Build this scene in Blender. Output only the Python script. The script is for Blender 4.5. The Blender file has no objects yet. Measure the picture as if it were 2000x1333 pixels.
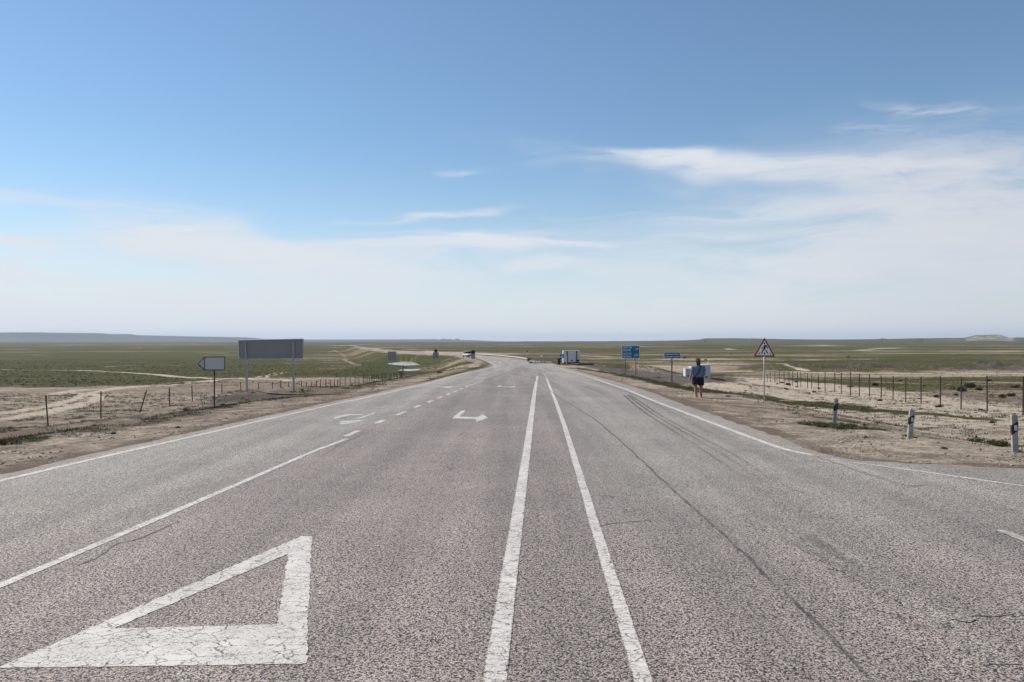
import bpy, bmesh, math, random
import numpy as np
from mathutils import Vector, Matrix, noise as mnoise
from mathutils.geometry import delaunay_2d_cdt

# ------------------------------------------------------------------ camera, sky, sun, exposure
scene = bpy.context.scene
DENOISE = True
scene.cycles.use_adaptive_sampling = False
COL = scene.collection
FPX, CXP, CYP, CAMH = 1555.0, 1000.0, 666.5, 2.4
cam_d = bpy.data.cameras.new('camera'); cam = bpy.data.objects.new('camera', cam_d); COL.objects.link(cam)
cam_d.sensor_width = 36; cam_d.lens = FPX / 2000 * 36; cam_d.clip_start = .1; cam_d.clip_end = 60000
cam.location = (0, 0, CAMH); cam.rotation_euler = (math.radians(90), 0, 0)
scene.camera = cam
SUN_EL = math.radians(43)
SUN_AZ = math.radians(-62)                      # measured from +Y (view direction) towards +X
sun_dir = Vector((math.sin(SUN_AZ) * math.cos(SUN_EL), math.cos(SUN_AZ) * math.cos(SUN_EL), math.sin(SUN_EL)))
sd = bpy.data.lights.new('sun', 'SUN'); sun = bpy.data.objects.new('sun', sd); COL.objects.link(sun)
sd.energy = 5.0; sd.angle = math.radians(.53); sd.color = (1, .925, .81)
sun.rotation_euler = sun_dir.to_track_quat('Z', 'Y').to_euler()
vs = scene.view_settings
vs.view_transform = 'Standard'; vs.look = 'None'; vs.exposure = 0.15; vs.gamma = 1; vs.use_curve_mapping = False


class NT:
    """tiny node-tree builder"""
    def __init__(s, tree): s.t = tree; s.n = tree.nodes; s.l = tree.links
    def new(s, typ, **kw):
        n = s.n.new(typ)
        for k, v in kw.items(): setattr(n, k, v)
        return n
    def put(s, sock, v):
        if v is None: return
        if isinstance(v, bpy.types.NodeSocket): s.l.new(v, sock)
        else:
            if isinstance(v, (tuple, list)) and len(v) == 3 and sock.type == 'RGBA': v = tuple(v) + (1,)
            sock.default_value = v
    def m(s, op, a, b=None, c=None, clamp=False):
        n = s.new('ShaderNodeMath', operation=op, use_clamp=clamp)
        s.put(n.inputs[0], a); s.put(n.inputs[1], b); s.put(n.inputs[2], c)
        return n.outputs[0]
    def vm(s, op, a, b=None, out=0):
        n = s.new('ShaderNodeVectorMath', operation=op)
        s.put(n.inputs[0], a); s.put(n.inputs[1], b)
        return n.outputs[out]
    def mix(s, f, a, b, mode='MIX'):
        n = s.new('ShaderNodeMix', data_type='RGBA', blend_type=mode)
        s.put(n.inputs[0], f); s.put(n.inputs[6], a); s.put(n.inputs[7], b)
        return n.outputs[2]
    def ramp(s, v, lo, hi, a=0.0, b=1.0):
        n = s.new('ShaderNodeMapRange', interpolation_type='SMOOTHSTEP')
        s.put(n.inputs[0], v); s.put(n.inputs[1], lo); s.put(n.inputs[2], hi); s.put(n.inputs[3], a); s.put(n.inputs[4], b)
        return n.outputs[0]
    def noise(s, vec, scale, detail=3, rough=.5, dist=0, out=0):
        n = s.new('ShaderNodeTexNoise')
        s.put(n.inputs['Vector'], vec); n.inputs['Scale'].default_value = scale
        n.inputs['Detail'].default_value = detail; n.inputs['Roughness'].default_value = rough
        n.inputs['Distortion'].default_value = dist
        return n.outputs[out]
    def voro(s, vec, scale, feature='F1', out='Distance', rnd=1.0):
        n = s.new('ShaderNodeTexVoronoi', feature=feature)
        s.put(n.inputs['Vector'], vec); n.inputs['Scale'].default_value = scale
        n.inputs['Randomness'].default_value = rnd
        return n.outputs[out]
    def map(s, vec, scale=(1, 1, 1), rot=(0, 0, 0), loc=(0, 0, 0)):
        n = s.new('ShaderNodeMapping')
        s.put(n.inputs[0], vec); n.inputs['Scale'].default_value = scale; n.inputs['Rotation'].default_value = rot
        n.inputs['Location'].default_value = loc
        return n.outputs[0]
    def bump(s, h, strength, dist, normal=None):
        n = s.new('ShaderNodeBump'); n.inputs['Strength'].default_value = strength; n.inputs['Distance'].default_value = dist
        s.put(n.inputs['Height'], h); s.put(n.inputs['Normal'], normal)
        return n.outputs[0]


# world: Nishita sky with thin cirrus in the upper air
world = bpy.data.worlds.new('World'); scene.world = world; world.use_nodes = True
W = NT(world.node_tree); W.n.clear()
sky = W.new('ShaderNodeTexSky', sky_type='NISHITA', sun_disc=False, sun_elevation=SUN_EL, sun_rotation=SUN_AZ)
sky.altitude = 100; sky.air_density = 1.0; sky.dust_density = 0.15; sky.ozone_density = 2.2
tc = W.new('ShaderNodeTexCoord')
sx = W.new('ShaderNodeSeparateXYZ'); W.l.new(tc.outputs['Generated'], sx.inputs[0])
DX, DY, DZ = sx.outputs
az = W.m('ARCTAN2', DX, DY)                      # radians, right positive
el = W.m('ARCSINE', DZ)
cv = W.new('ShaderNodeCombineXYZ'); W.l.new(az, cv.inputs[0]); W.l.new(el, cv.inputs[1])
CV = cv.outputs[0]
warp = W.noise(W.map(CV, (3, 9, 1)), 1.0, 3, .6, 0, 1)
wsub = W.vm('SUBTRACT', warp, (.5, .5, .5))
wsc = W.new('ShaderNodeVectorMath', operation='MULTIPLY'); W.l.new(wsub, wsc.inputs[0]); wsc.inputs[1].default_value = (.5, .07, 0)
CW = W.vm('ADD', CV, wsc.outputs[0])
fib = W.noise(W.map(CW, (4.5, 34, 1), (0, 0, .10)), 1.0, 9, .62)
fine = W.noise(W.map(CW, (13, 60, 1), (0, 0, -.06)), 1.0, 7, .65)
soft = W.m('ADD', W.m('MULTIPLY', W.noise(W.map(CW, (4, 14, 1)), 1.0, 6, .6), .55), W.m('MULTIPLY', W.noise(W.map(CW, (7, 55, 1), (0, 0, .12)), 1.0, 8, .65), .45))

def gauss(px, py, wx, wy, tilt=0.0):
    a0 = math.atan((px - CXP) / FPX); e0 = math.atan((CYP - py) / FPX * math.cos(a0))
    sxx, syy = wx / FPX, wy / FPX
    v = W.map(CW, (1, 1, 1), (0, 0, 0), (-a0, -e0, 0))
    v = W.map(v, (1 / sxx, 1 / syy, 1), (0, 0, 0)) if not tilt else W.map(W.map(v, (1, 1, 1), (0, 0, tilt)), (1 / sxx, 1 / syy, 1))
    d = W.vm('DOT_PRODUCT', v, v, 1)
    return W.m('POWER', 2.718, W.m('MULTIPLY', d, -1.0))

cl = None
def add_cloud(g, amt, tex, lo, hi):
    global cl
    v = W.m('MULTIPLY', W.m('MULTIPLY', g, amt), W.ramp(tex, lo, hi))
    cl = v if cl is None else W.m('ADD', cl, v)
CLOUDS = [
    # px, py, wx, wy, tilt, amount, texture, lo, hi
    (1810, 385, 290, 88, -.12, 1.25, soft, .30, .66), (1760, 312, 150, 26, .04, .9, fib, .30, .60),
    (1950, 480, 350, 120, 0, .95, soft, .28, .64), (1760, 540, 420, 80, 0, .8, soft, .30, .68),
    (1420, 318, 250, 17, .09, 1.3, fib, .28, .58), (1290, 303, 100, 10, .06, .9, fine, .3, .6), (1560, 350, 260, 22, .12, 1.0, fib, .3, .62),
    (1480, 420, 330, 16, .03, .55, fib, .38, .64), (1500, 470, 300, 20, .0, .45, fib, .38, .66), (1450, 570, 500, 40, 0, .5, soft, .36, .68),
    (1090, 481, 190, 9, .04, .9, fib, .30, .58), (860, 482, 210, 19, -.05, 1.5, fib, .32, .60), (1150, 520, 400, 18, .0, .5, fib, .36, .66),
    (870, 418, 130, 7, -.13, .7, fine, .30, .56), (925, 336, 60, 5, 0, .35, fine, .35, .6),
    (1888, 192, 55, 12, .2, .7, fine, .35, .62), (1750, 236, 45, 8, 0, .5, fine, .35, .65),
    (110, 410, 150, 15, .04, .75, fib, .34, .64), (300, 466, 95, 20, .05, 1.8, fine, .28, .52), (60, 470, 60, 10, .1, 1.0, fine, .3, .58),
    (540, 503, 150, 17, .06, 1.8, fib, .30, .55), (180, 550, 430, 46, .05, 1.3, soft, .36, .64), (700, 540, 210, 26, .06, .9, fib, .30, .62),
    (50, 605, 640, 46, 0, .8, soft, .3, .6), (900, 612, 700, 30, 0, .6, soft, .34, .66), (1000, 522, 130, 9, 0, .9, fine, .3, .62),
    (700, 632, 60, 3, 0, .6, fine, .3, .6), (1110, 636, 50, 6, 0, .7, fine, .3, .6), (130, 645, 60, 3, 0, .6, fine, .3, .6),
]
for (px, py, wx, wy, tl, am, tx, lo, hi) in CLOUDS:
    add_cloud(gauss(px, py, wx, wy, tl), am, tx, lo, hi)
cl = W.m('SUBTRACT', 1.0, W.m('POWER', 2.718, W.m('MULTIPLY', cl, -1.5)))
veil = W.m('MULTIPLY', W.m('POWER', W.m('MAXIMUM', W.m('SUBTRACT', 1.0, W.m('DIVIDE', W.m('MAXIMUM', el, 0.0), .27)), 0.0), 2.3), .90)
cl = W.m('SUBTRACT', 1.0, W.m('MULTIPLY', W.m('SUBTRACT', .965, cl), W.m('SUBTRACT', 1.0, veil)), None, True)
skc = W.new('ShaderNodeHueSaturation'); skc.inputs['Saturation'].default_value = 1.0; W.l.new(sky.outputs[0], skc.inputs['Color'])
skycol = W.mix(1.0, skc.outputs[0], (.84, .99, 1.05), 'MULTIPLY')
final = W.mix(cl, skycol, W.mix(W.ramp(az, .15, .60), (6.9, 7.2, 7.65), (6.1, 6.35, 6.85)))
bg = W.new('ShaderNodeBackground'); W.l.new(final, bg.inputs[0]); bg.inputs[1].default_value = .10
wo = W.new('ShaderNodeOutputWorld'); W.l.new(bg.outputs[0], wo.inputs[0])

# ------------------------------------------------------------------ numpy helpers
def hash2(ix, iy, seed):
    h = (ix.astype(np.int64) * 374761393 + iy.astype(np.int64) * 668265263 + seed * 1442695041) & 0xffffffff
    h = ((h ^ (h >> 13)) * 1274126177) & 0xffffffff
    return ((h ^ (h >> 16)) & 0xffff) / 65535.0

def vnoise(x, y, seed=0):
    ix = np.floor(x); iy = np.floor(y); fx = x - ix; fy = y - iy
    fx = fx * fx * (3 - 2 * fx); fy = fy * fy * (3 - 2 * fy)
    a = hash2(ix, iy, seed); b = hash2(ix + 1, iy, seed); c = hash2(ix, iy + 1, seed); d = hash2(ix + 1, iy + 1, seed)
    return (a * (1 - fx) + b * fx) * (1 - fy) + (c * (1 - fx) + d * fx) * fy

def fbm(x, y, scale, oct=4, seed=0, rough=.5):
    s = 0; a = 1.0; t = 0; f = 1.0 / scale
    for o in range(oct):
        s = s + a * vnoise(x * f, y * f, seed + o * 17); t += a; a *= rough; f *= 2.03
    return s / t - .5

def smooth(t): t = np.clip(t, 0, 1); return t * t * (3 - 2 * t)

def table(xs, ys):
    g = np.linspace(0, 1, 4001); lx = g * 8.9                     # log(1+y)
    v = np.interp(np.expm1(lx), xs, ys)
    k = np.hanning(61); k /= k.sum()
    v = np.convolve(np.pad(v, 30, mode='edge'), k, 'valid')
    return lambda y: np.interp(np.log1p(np.maximum(y, 0)), lx, v)

ROADZ = table([0, 32, 40, 52, 75, 100, 121, 171, 240, 700, 7000], [0, 0, -.05, -.28, -.75, -1.12, -1.42, -1.95, -2.3, -2.6, -2.6])
PLAINZ = table([0, 15, 28, 40, 68, 88, 127, 200, 270, 400, 1000, 7000], [-.35, -.45, -.75, -1.2, -2.3, -2.9, -3.85, -4.6, -4.95, -5.3, -6, -6])

def un_road(px, py):
    """pixel -> point on the road surface"""
    d = np.geomspace(2, 3000, 6000)
    zr = CAMH - (py - CYP) / FPX * d
    i = np.argmax(zr - ROADZ(d) < 0)
    return ((px - CXP) / FPX * d[i], d[i])

def seg_dist(X, Y, ax, ay, bx, by):
    dx, dy = bx - ax, by - ay; L = dx * dx + dy * dy + 1e-12
    t = np.clip(((X - ax) * dx + (Y - ay) * dy) / L, 0, 1)
    return np.hypot(X - ax - t * dx, Y - ay - t * dy), t

def line_dist(X, Y, pts):
    D = np.full(X.shape, 1e9)
    for a, b in zip(pts[:-1], pts[1:]): D = np.minimum(D, seg_dist(X, Y, a[0], a[1], b[0], b[1])[0])
    return D

def poly_sd(X, Y, pts):
    """signed distance, negative inside"""
    D = line_dist(X, Y, pts + [pts[0]])
    ins = np.zeros(X.shape, bool)
    for a, b in zip(pts, pts[1:] + [pts[0]]):
        if a[1] == b[1]: continue
        c = (a[1] > Y) != (b[1] > Y)
        ins ^= c & (X < (b[0] - a[0]) * (Y - a[1]) / (b[1] - a[1]) + a[0])
    return np.where(ins, -D, D)

# ------------------------------------------------------------------ road outline (metres)
LLINE_PX = [(0, 940), (175, 899), (344, 860.5), (500, 824.5), (640, 793), (760, 767), (840, 748.4), (904, 730.8), (936, 723.8), (952, 720.4),
            (962, 718), (967.5, 715.4), (965, 711.6), (952, 706), (933, 699)]
LLINE = [un_road(*p) for p in LLINE_PX]
LFAR = [un_road(*p) for p in [(904, 695.3), (870, 694.1), (840, 693), (792, 691), (757, 688.2), (720, 682.2), (700, 678.4), (690, 676)]]
RLINE_PX = [(1085, 718), (1098, 721.4), (1115, 726.3), (1140, 733.3), (1196, 752.2), (1240, 768.2), (1280, 784.4), (1400, 830), (1480, 860), (1540, 880), (1610, 893)]
RLINE = [un_road(*p) for p in RLINE_PX]
RLINE2 = [un_road(*p) for p in [(1640, 901.5), (1700, 908), (1860, 930), (2000, 950), (2150, 968)]]
REDGE = [un_road(*p) for p in [(2600, 925), (2000, 915), (1776, 906), (1678, 900), (1636, 894), (1597, 883.6), (1552, 868), (1532, 857), (1482, 841.6), (1440, 826),
                               (1332, 790), (1200, 745), (1150, 731.5), (1115, 721.5), (1085, 716), (1060, 713.5), (1045, 711.3), (1028, 706.5),
                               (1000, 700.5), (960, 696), (925, 693.7), (904, 693.1), (840, 690.9), (792, 688.6), (757, 685.8), (720, 680.6), (700, 677.2), (690, 675.2)]]
def offset_left(pts, d):
    out = []
    for i, p in enumerate(pts):
        a = pts[max(i - 1, 0)]; b = pts[min(i + 1, len(pts) - 1)]
        tx, ty = b[0] - a[0], b[1] - a[1]; l = math.hypot(tx, ty) or 1
        out.append((p[0] - ty / l * d, p[1] + tx / l * d))
    return out
LE = offset_left(LLINE, .5)
x0 = LE[0][0]
ROADPOLY = [(x0 - .6, -8), (x0 - .3, 4)] + LE + LFAR + REDGE[::-1] + [(60, 14), (60, -8)]
ROADPOLY = [(float(a), float(b)) for a, b in ROADPOLY]
def dense(pts, step, closed=True):
    out = []
    q = pts + [pts[0]] if closed else pts
    for a, b in zip(q[:-1], q[1:]):
        st = step if max(a[1], b[1]) < 45 else step * 6
        n = max(1, int(math.hypot(b[0] - a[0], b[1] - a[1]) / st))
        for k in range(n): out.append((a[0] + (b[0] - a[0]) * k / n, a[1] + (b[1] - a[1]) * k / n))
    if not closed: out.append(q[-1])
    return out

# ------------------------------------------------------------------ terrain height
HILL = [(-3000, 648), (-900, 649), (-300, 650), (0, 650.3), (60, 649.6), (195, 651), (210, 652.4), (255, 653), (270, 655), (330, 656.6), (400, 658), (480, 659.6), (497, 660.4),
        (515, 662.4), (600, 663.8), (700, 663.6), (800, 663.4), (850, 662.8), (858, 664), (866, 661.4), (873, 663.4), (880, 662.6), (886, 664.4), (893, 661.4), (900, 664.6), (930, 665.2), (960, 666.4),
        (990, 668), (1010, 668.2), (1025, 667.6), (1060, 667.9), (1075, 667.4), (1095, 668), (1110, 667.2), (1180, 667.2), (1240, 666.4), (1290, 665.8), (1340, 665),
        (1366, 663.6), (1378, 661.2), (1440, 661), (1500, 662), (1540, 663), (1620, 663.6), (1715, 662.8), (1724, 661), (1735, 662.4), (1800, 661), (1884, 660),
        (1896, 657), (1906, 654.6), (1920, 654.8), (1944, 653.2), (1956, 654.5), (1962, 657.2), (1972, 660), (1985, 659.2), (2040, 661), (2300, 662), (3500, 664), (6000, 666)]
HX = np.array([p[0] for p in HILL], float); HY = np.array([p[1] for p in HILL], float)
POND1 = [(755, 710.8), (772, 708.6), (783, 707.2), (776, 705.6), (768, 704.6), (784, 704.2), (796, 705), (806, 706.8), (813, 710), (821, 713.2), (806, 714), (792, 714.4), (768, 713)]
POND2 = [(773, 723.3), (790, 721.7), (808, 721.4), (823, 721), (817, 723.6), (799, 725.4), (783, 724.6)]
def un_z(px, py, z): d = (CAMH - z) * FPX / (py - CYP); return ((px - CXP) / FPX * d, d)
ZP1, ZP2 = -4.86, -4.5
POND1W = [un_z(px, py, ZP1) for px, py in POND1]; POND2W = [un_z(px, py, ZP2) for px, py in POND2]
# mounds: polyline of (x, y, crest height, half width)
MOUNDS = [
    ([(-14.2, 33.5), (-13.2, 37.5), (-10.5, 39.5), (-8.6, 44)], [-.45, .05, .05, -.12], 2.3),
    ([(-15.5, 25), (-13.6, 27.2)], [-.42, -.3], 1.1),
    ([(8.5, 118), (12, 112), (14.5, 92), (17.5, 78), (19.5, 66)], [-1.3, -1.25, -1.1, -1.15, -1.35], 5.5),
    ([(12.8, 84), (19, 88), (22.2, 88), (24.5, 84)], [-1.45, -1.48, -1.5, -2.1], 5.0),
    ([(8, 152), (15, 148), (22, 146)], [-1.62, -1.65, -1.8], 9.0),
]
def hills_z(X, Y):
    """height of the far uplands"""
    Yd = np.maximum(Y, 1.0)
    px = np.clip(CXP + FPX * X / Yd, -2900, 5900)
    px = np.where(Y <= 1, np.where(X > 0, 5900, -2900), px)
    top = np.interp(px, HX, HY)
    R = np.hypot(X, Y)
    near = smooth((px - 960) / 60)
    mesa = smooth((px - 1880) / 16) * (1 - smooth((px - 1972) / 16))
    r1 = 11000 * (1 - near) + 5600 * near; r0 = 8200 * (1 - near) + 2900 * near
    ztop = (CYP - top) / FPX * r1 * np.clip(Yd / R, .5, 1) + CAMH
    rr = R / r1; base = r0 / r1
    t = np.clip((rr - base) / (1 - base), 0, 1.2)
    n = fbm(X, Y, 900, 5, 5, .55)
    t2 = t + n * .35 * (t > 0) * (t < 1)
    foot = (ztop + 6) * .22
    low = np.where(ztop > 20, smooth(t / .65) * .22, smooth(t))
    hi = np.where(ztop > 20, smooth((t2 - .72) / .24) * .78, 0)
    z = (ztop + 6) * np.clip(low + hi, 0, 1)
    return np.where(R > 2500, np.maximum(z, 0), 0), mesa, t

def height(X, Y, full=False):
    X = np.asarray(X, float); Y = np.asarray(Y, float)
    R = np.hypot(X, Y)
    near = R < 1200
    D = np.full(X.shape, 500.0)
    if near.any(): D[near] = poly_sd(X[near], Y[near], ROADPOLY)
    rz = ROADZ(Y); pz = PLAINZ(np.maximum(Y, 12 + 0 * Y))
    amp = np.clip(R / 300, .12, 1)
    und = fbm(X, Y, 60, 4, 1) * .9 * amp + fbm(X, Y, 9, 4, 2) * .28 * np.clip(R / 60, .3, 1) * (R < 500)
    und = und + (R > 300) * fbm(X, Y, 700, 3, 9) * 3.0 * smooth((R - 300) / 1500)
    # rough overgrown bank beyond the right hand fence
    ry = 190 - .03 * X
    band = np.exp(-((Y - ry) / 15.0) ** 2) * smooth((X - 45) / 20)
    und = und + band * (1.1 + fbm(X, Y, 7, 4, 31, .65) * 3.4)
    pl = pz + und
    ib = smooth((D - 3) / 5) * (1 - smooth((D - 40) / 20)) * smooth((Y - 85) / 25) * (X < 5) * (Y < 330)
    und = und + ib * fbm(X, Y, 4.5, 4, 37, .65) * 1.9
    w = 4 + 2.5 * np.maximum(rz - pz, 0)
    t = smooth((D - 3) / w)
    far_r = smooth((Y - 120) / 60)
    rough = fbm(X, Y, 1.3, 3, 3) * .07 * smooth((D - .4) / 2)
    z = (rz - .03 * np.clip(D, 0, 3)) * (1 - t) + pl * t + rough + ib * fbm(X * .6 + Y * .8, Y * .6 - X * .8, 3.2, 3, 38, .6) * .5
    for pts, hs, hw in MOUNDS:
        best = np.full(X.shape, 1e9); hz = np.zeros(X.shape)
        for i in range(len(pts) - 1):
            d, tt = seg_dist(X, Y, *pts[i], *pts[i + 1])
            m = d < best; best = np.where(m, d, best); hz = np.where(m, hs[i] + (hs[i + 1] - hs[i]) * tt, hz)
        top = hz + fbm(X, Y, 2.2, 3, 4, .6) * .3
        k = 1 - smooth(best / (hw * 1.5))
        z = np.where(D > 1.0, np.maximum(z, z + (top - z) * k * (top > z)), z)
    ins = -.02 - .06 * smooth(-D / 1.0) - .12 * far_r
    z = np.where(D < 0, rz + ins, z)
    z = np.where((D >= 0) & (D < .4), rz - .02 + (z - rz + .02) * D / .4, z)
    for pw, zw in ((POND1W, ZP1), (POND2W, ZP2)):
        m = (Y > 130) & (Y < 330) & (X < -10) & (X > -90)
        if m.any():
            sdp = poly_sd(X[m], Y[m], pw); zz = z[m]
            kk = smooth(sdp / 12); kk = np.maximum(kk, 1 - smooth((D[m] - 3) / 6))
            zz = np.where((sdp < 0) & (D[m] > 5), zw - .25, zw + .05 + (zz - zw - .05) * kk)
            zz = np.where((sdp >= 0) & (sdp < 9), np.maximum(zz, zw + .03), zz)
            z[m] = zz
    hz, mesa, ht = hills_z(X, Y)
    z = z + hz
    if full: return z, D, mesa, ht, band
    return z

def H(x, y): return float(height(np.array([x]), np.array([y]))[0])
_D = np.geomspace(6, 2400, 1500)
def un_g(px, py):
    """pixel -> point on the ground"""
    xs = (px - CXP) / FPX * _D
    z = height(xs, _D); zr = CAMH - (py - CYP) / FPX * _D
    i = int(np.argmax(zr - z < 0)) or len(_D) - 1
    return (float(xs[i]), float(_D[i]))

# ------------------------------------------------------------------ ground cover zones
def U(l): return [un_z(px, py, None) if False else un_flat(px, py) for px, py in l]
def un_flat(px, py):
    """pixel -> point on the smooth plain (no mounds, no embankment)"""
    d = np.geomspace(6, 4000, 5000)
    zr = CAMH - (py - CYP) / FPX * d
    i = int(np.argmax(zr - PLAINZ(d) < 0)) or len(d) - 1
    return (float((px - CXP) / FPX * d[i]), float(d[i]))
ZONES = [  # polygon(px), softness m, values (grass, lush, pale, dark)
    ([(-900, 683), (560, 683), (700, 690), (560, 738), (330, 751), (130, 757), (-900, 757)], 4, (.80, .32, .35, 0)),
    ([(-900, 757), (0, 757), (130, 758), (200, 753), (330, 752), (420, 744), (560, 740), (690, 738), (745, 733), (750, 745), (700, 760), (560, 800), (0, 960), (-900, 1150)], 1.5, (.22, .1, .42, 0)),
    ([(640, 723), (700, 716), (750, 702), (830, 703), (900, 716), (860, 730), (800, 740), (740, 742), (660, 733)], 4, (.98, .85, .3, 0)),
    ([(570, 696), (690, 698), (690, 712), (600, 715), (540, 710)], 6, (.62, .1, .7, 0)),
    ([(700, 684), (1000, 690), (1000, 696), (800, 697), (720, 694)], 15, (.42, .1, .7, 0)),
    ([(1000, 701), (1130, 704), (1480, 706), (1500, 722), (1250, 740), (1060, 715)], 6, (.36, .1, .55, 0)),
    ([(1120, 699), (1700, 700), (1700, 704), (1120, 702)], 5, (.58, .1, .85, 0)),
    ([(1440, 713), (2000, 708), (2900, 708), (2900, 728), (2000, 728), (1440, 724)], 6, (.52, .02, .25, .80)),
    ([(1400, 728), (2000, 728), (2900, 728), (2900, 737), (2000, 737), (1400, 738)], 3, (.36, .1, .6, 0)),
    ([(1560, 737), (2000, 737), (2900, 737), (2900, 752), (2000, 752), (1800, 748)], 3, (.68, .2, .5, .1)),
    ([(1330, 748), (1450, 737), (1520, 740), (1700, 757), (2000, 792), (2900, 880), (2900, 990), (2000, 920), (1500, 830), (1330, 790)], 2, (.12, .25, .88, 0)),
    ([(1800, 765), (2000, 763), (2900, 790), (2900, 850), (2000, 790)], 2, (.36, .25, .45, .25)),
]
ZW = [(U(p), s, v) for p, s, v in ZONES]
def R_(l): return [un_road(*p) for p in l]
ZROAD = [   # same, laid out on the verge level
    (R_([(1440, 800), (1600, 815), (2000, 850), (2900, 930), (2900, 1000), (2000, 930), (1700, 900), (1500, 850)]), 1.5, (.20, .3, .58, 0)),
    (R_([(1068, 716), (1075, 712), (1130, 710), (1175, 711), (1245, 727), (1300, 739), (1330, 750), (1290, 748), (1190, 727), (1100, 717)]), .8, (.14, .3, .2, .72)),
]
ZGROUND = [([un_g(*p) for p in [(385, 801), (412, 788), (450, 776), (490, 770.5), (600, 770), (625, 774), (520, 780), (445, 792), (402, 803)]], .3, (.12, .2, .1, .85)),
           ([un_g(*p) for p in [(1238, 727), (1335, 732), (1400, 735), (1445, 741), (1462, 744), (1420, 748), (1340, 750.5), (1290, 746)]], .7, (.10, .1, .25, .6)),
           ([un_g(*p) for p in [(1140, 713), (1180, 713), (1245, 727), (1290, 741), (1240, 737), (1180, 724)]], .7, (.14, .2, .2, .7))]
STRIPS = [  # polyline(px on verge level), half width m, values
    ([(1120, 719), (1190, 729), (1250, 740), (1330, 757), (1400, 768), (1500, 780)], .75, (.88, .55, .4, .1)),
    ([(1480, 778), (1570, 788), (1640, 797), (1720, 803), (1790, 808)], 1.15, (.78, .5, .45, .05)), ([(1790, 808), (1850, 813), (1950, 822)], .5, (.62, .5, .45, .05)),
    ([(1430, 768), (1500, 776), (1600, 786), (1690, 797)], .5, (.75, .5, .6, .1)),
    ([(1585, 829), (1640, 834), (1700, 838)], .42, (1.0, .75, .4, 0)),
    ([(1500, 781), (1560, 786), (1620, 796)], .5, (.85, .55, .4, 0)),
    ([(1720, 828), (1830, 836)], .22, (.7, .6, .4, 0)),
    ([(1900, 862), (1950, 868), (2060, 876)], .3, (1.0, .75, .4, 0)),
    ([(-60, 845), (50, 852), (110, 846), (200, 836), (265, 828), (300, 822), (345, 812), (400, 800), (470, 786), (560, 776), (640, 769), (700, 757), (745, 747), (800, 738), (850, 730)], 1.0, (.50, .5, .4, .05)),
    ([(-100, 872), (40, 862), (-5, 862)], .6, (.75, .6, .3, .2)),
    ([(400, 800), (460, 790), (540, 779)], .6, (.85, .6, .4, 0)),
    ([(835, 745), (900, 728), (945, 715), (950, 709)], .9, (.8, .7, .4, 0)),
    ([(195, 822), (265, 814)], .45, (.15, .3, .2, .7)),
]
SW_ = [([un_g(*q) for q in p], w, v) for p, w, v in STRIPS]
TRACKS = [  # polyline px on plain, half width m, pale, strength
    ([(-200, 836), (0, 818), (70, 808), (130, 797), (180, 784), (196, 777), (180, 771), (130, 768)], .55, 1.0), ([(-200, 820), (0, 807), (90, 796), (150, 780), (160, 772), (230, 759), (330, 753.5), (420, 744), (480, 738)], .5, 1.0),
    ([(100, 771), (160, 763), (240, 757), (330, 750), (430, 742), (520, 738)], .7, .9),
    ([(-300, 722), (0, 724), (150, 724), (260, 729), (350, 736), (430, 740), (520, 742), (600, 745)], 1.3, .95), ([(200, 717), (260, 714), (300, 713), (350, 714)], 1.2, .8),
    ([(-100, 730), (28, 729)], 1.3, .9), ([(500, 738), (540, 729), (552, 727)], .3, .9), ([(520, 737), (552, 729), (560, 727)], .25, .9),
    ([(220, 720), (255, 722), (262, 718)], 1.2, .7), ([(650, 683), (672, 695), (676, 705), (700, 713)], .9, .45), ([(640, 690), (655, 684)], 1, .4),
    ([(560, 709), (640, 712), (700, 712)], 1.5, .6), ([(560, 716), (700, 714)], 1.0, .5),
    ([(1125, 701), (1340, 700.5), (1500, 700), (1600, 701)], 1.7, 1.0), ([(1420, 682), (1430, 684)], 4, 1.0), ([(1705, 676.7), (1850, 677.2), (2400, 678)], 16, 1.0), ([(1682, 684.5), (1730, 681), (1760, 680)], 7, .9),
    ([(1690, 688), (2000, 689), (2400, 690)], 5, .7), ([(1540, 676), (1590, 675), (1640, 677)], 12, .8), ([(1500, 705), (1640, 703), (1720, 702), (2000, 703), (2400, 703)], 2.0, .65),
    ([(1130, 705), (1300, 707), (1450, 712)], 1.2, .7), ([(1150, 715), (1260, 714), (1380, 718), (1470, 720), (1580, 727)], .9, .8), ([(1400, 725), (1520, 727), (1700, 730), (2000, 731)], 1.0, .7),
    ([(1500, 735), (1700, 741), (2000, 746)], .8, .6), ([(1580, 739), (1800, 750), (2000, 752), (2300, 756)], .5, .7), ([(1500, 720), (2000, 713)], .9, .4),
    ([(730, 681), (780, 686), (820, 688)], 6, .8), ([(790, 683), (830, 684), (850, 690)], 5, .6), ([(380, 689), (430, 690)], 8, .6),
    ([(30, 683), (90, 684)], 14, .6), ([(1060, 703), (1110, 702)], 2, .7), ([(1140, 696), (1215, 698)], 3, .7), ([(640, 676), (720, 673)], 20, .6),
]
TW = [(U(p), w, s) for p, w, s in TRACKS]

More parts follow.
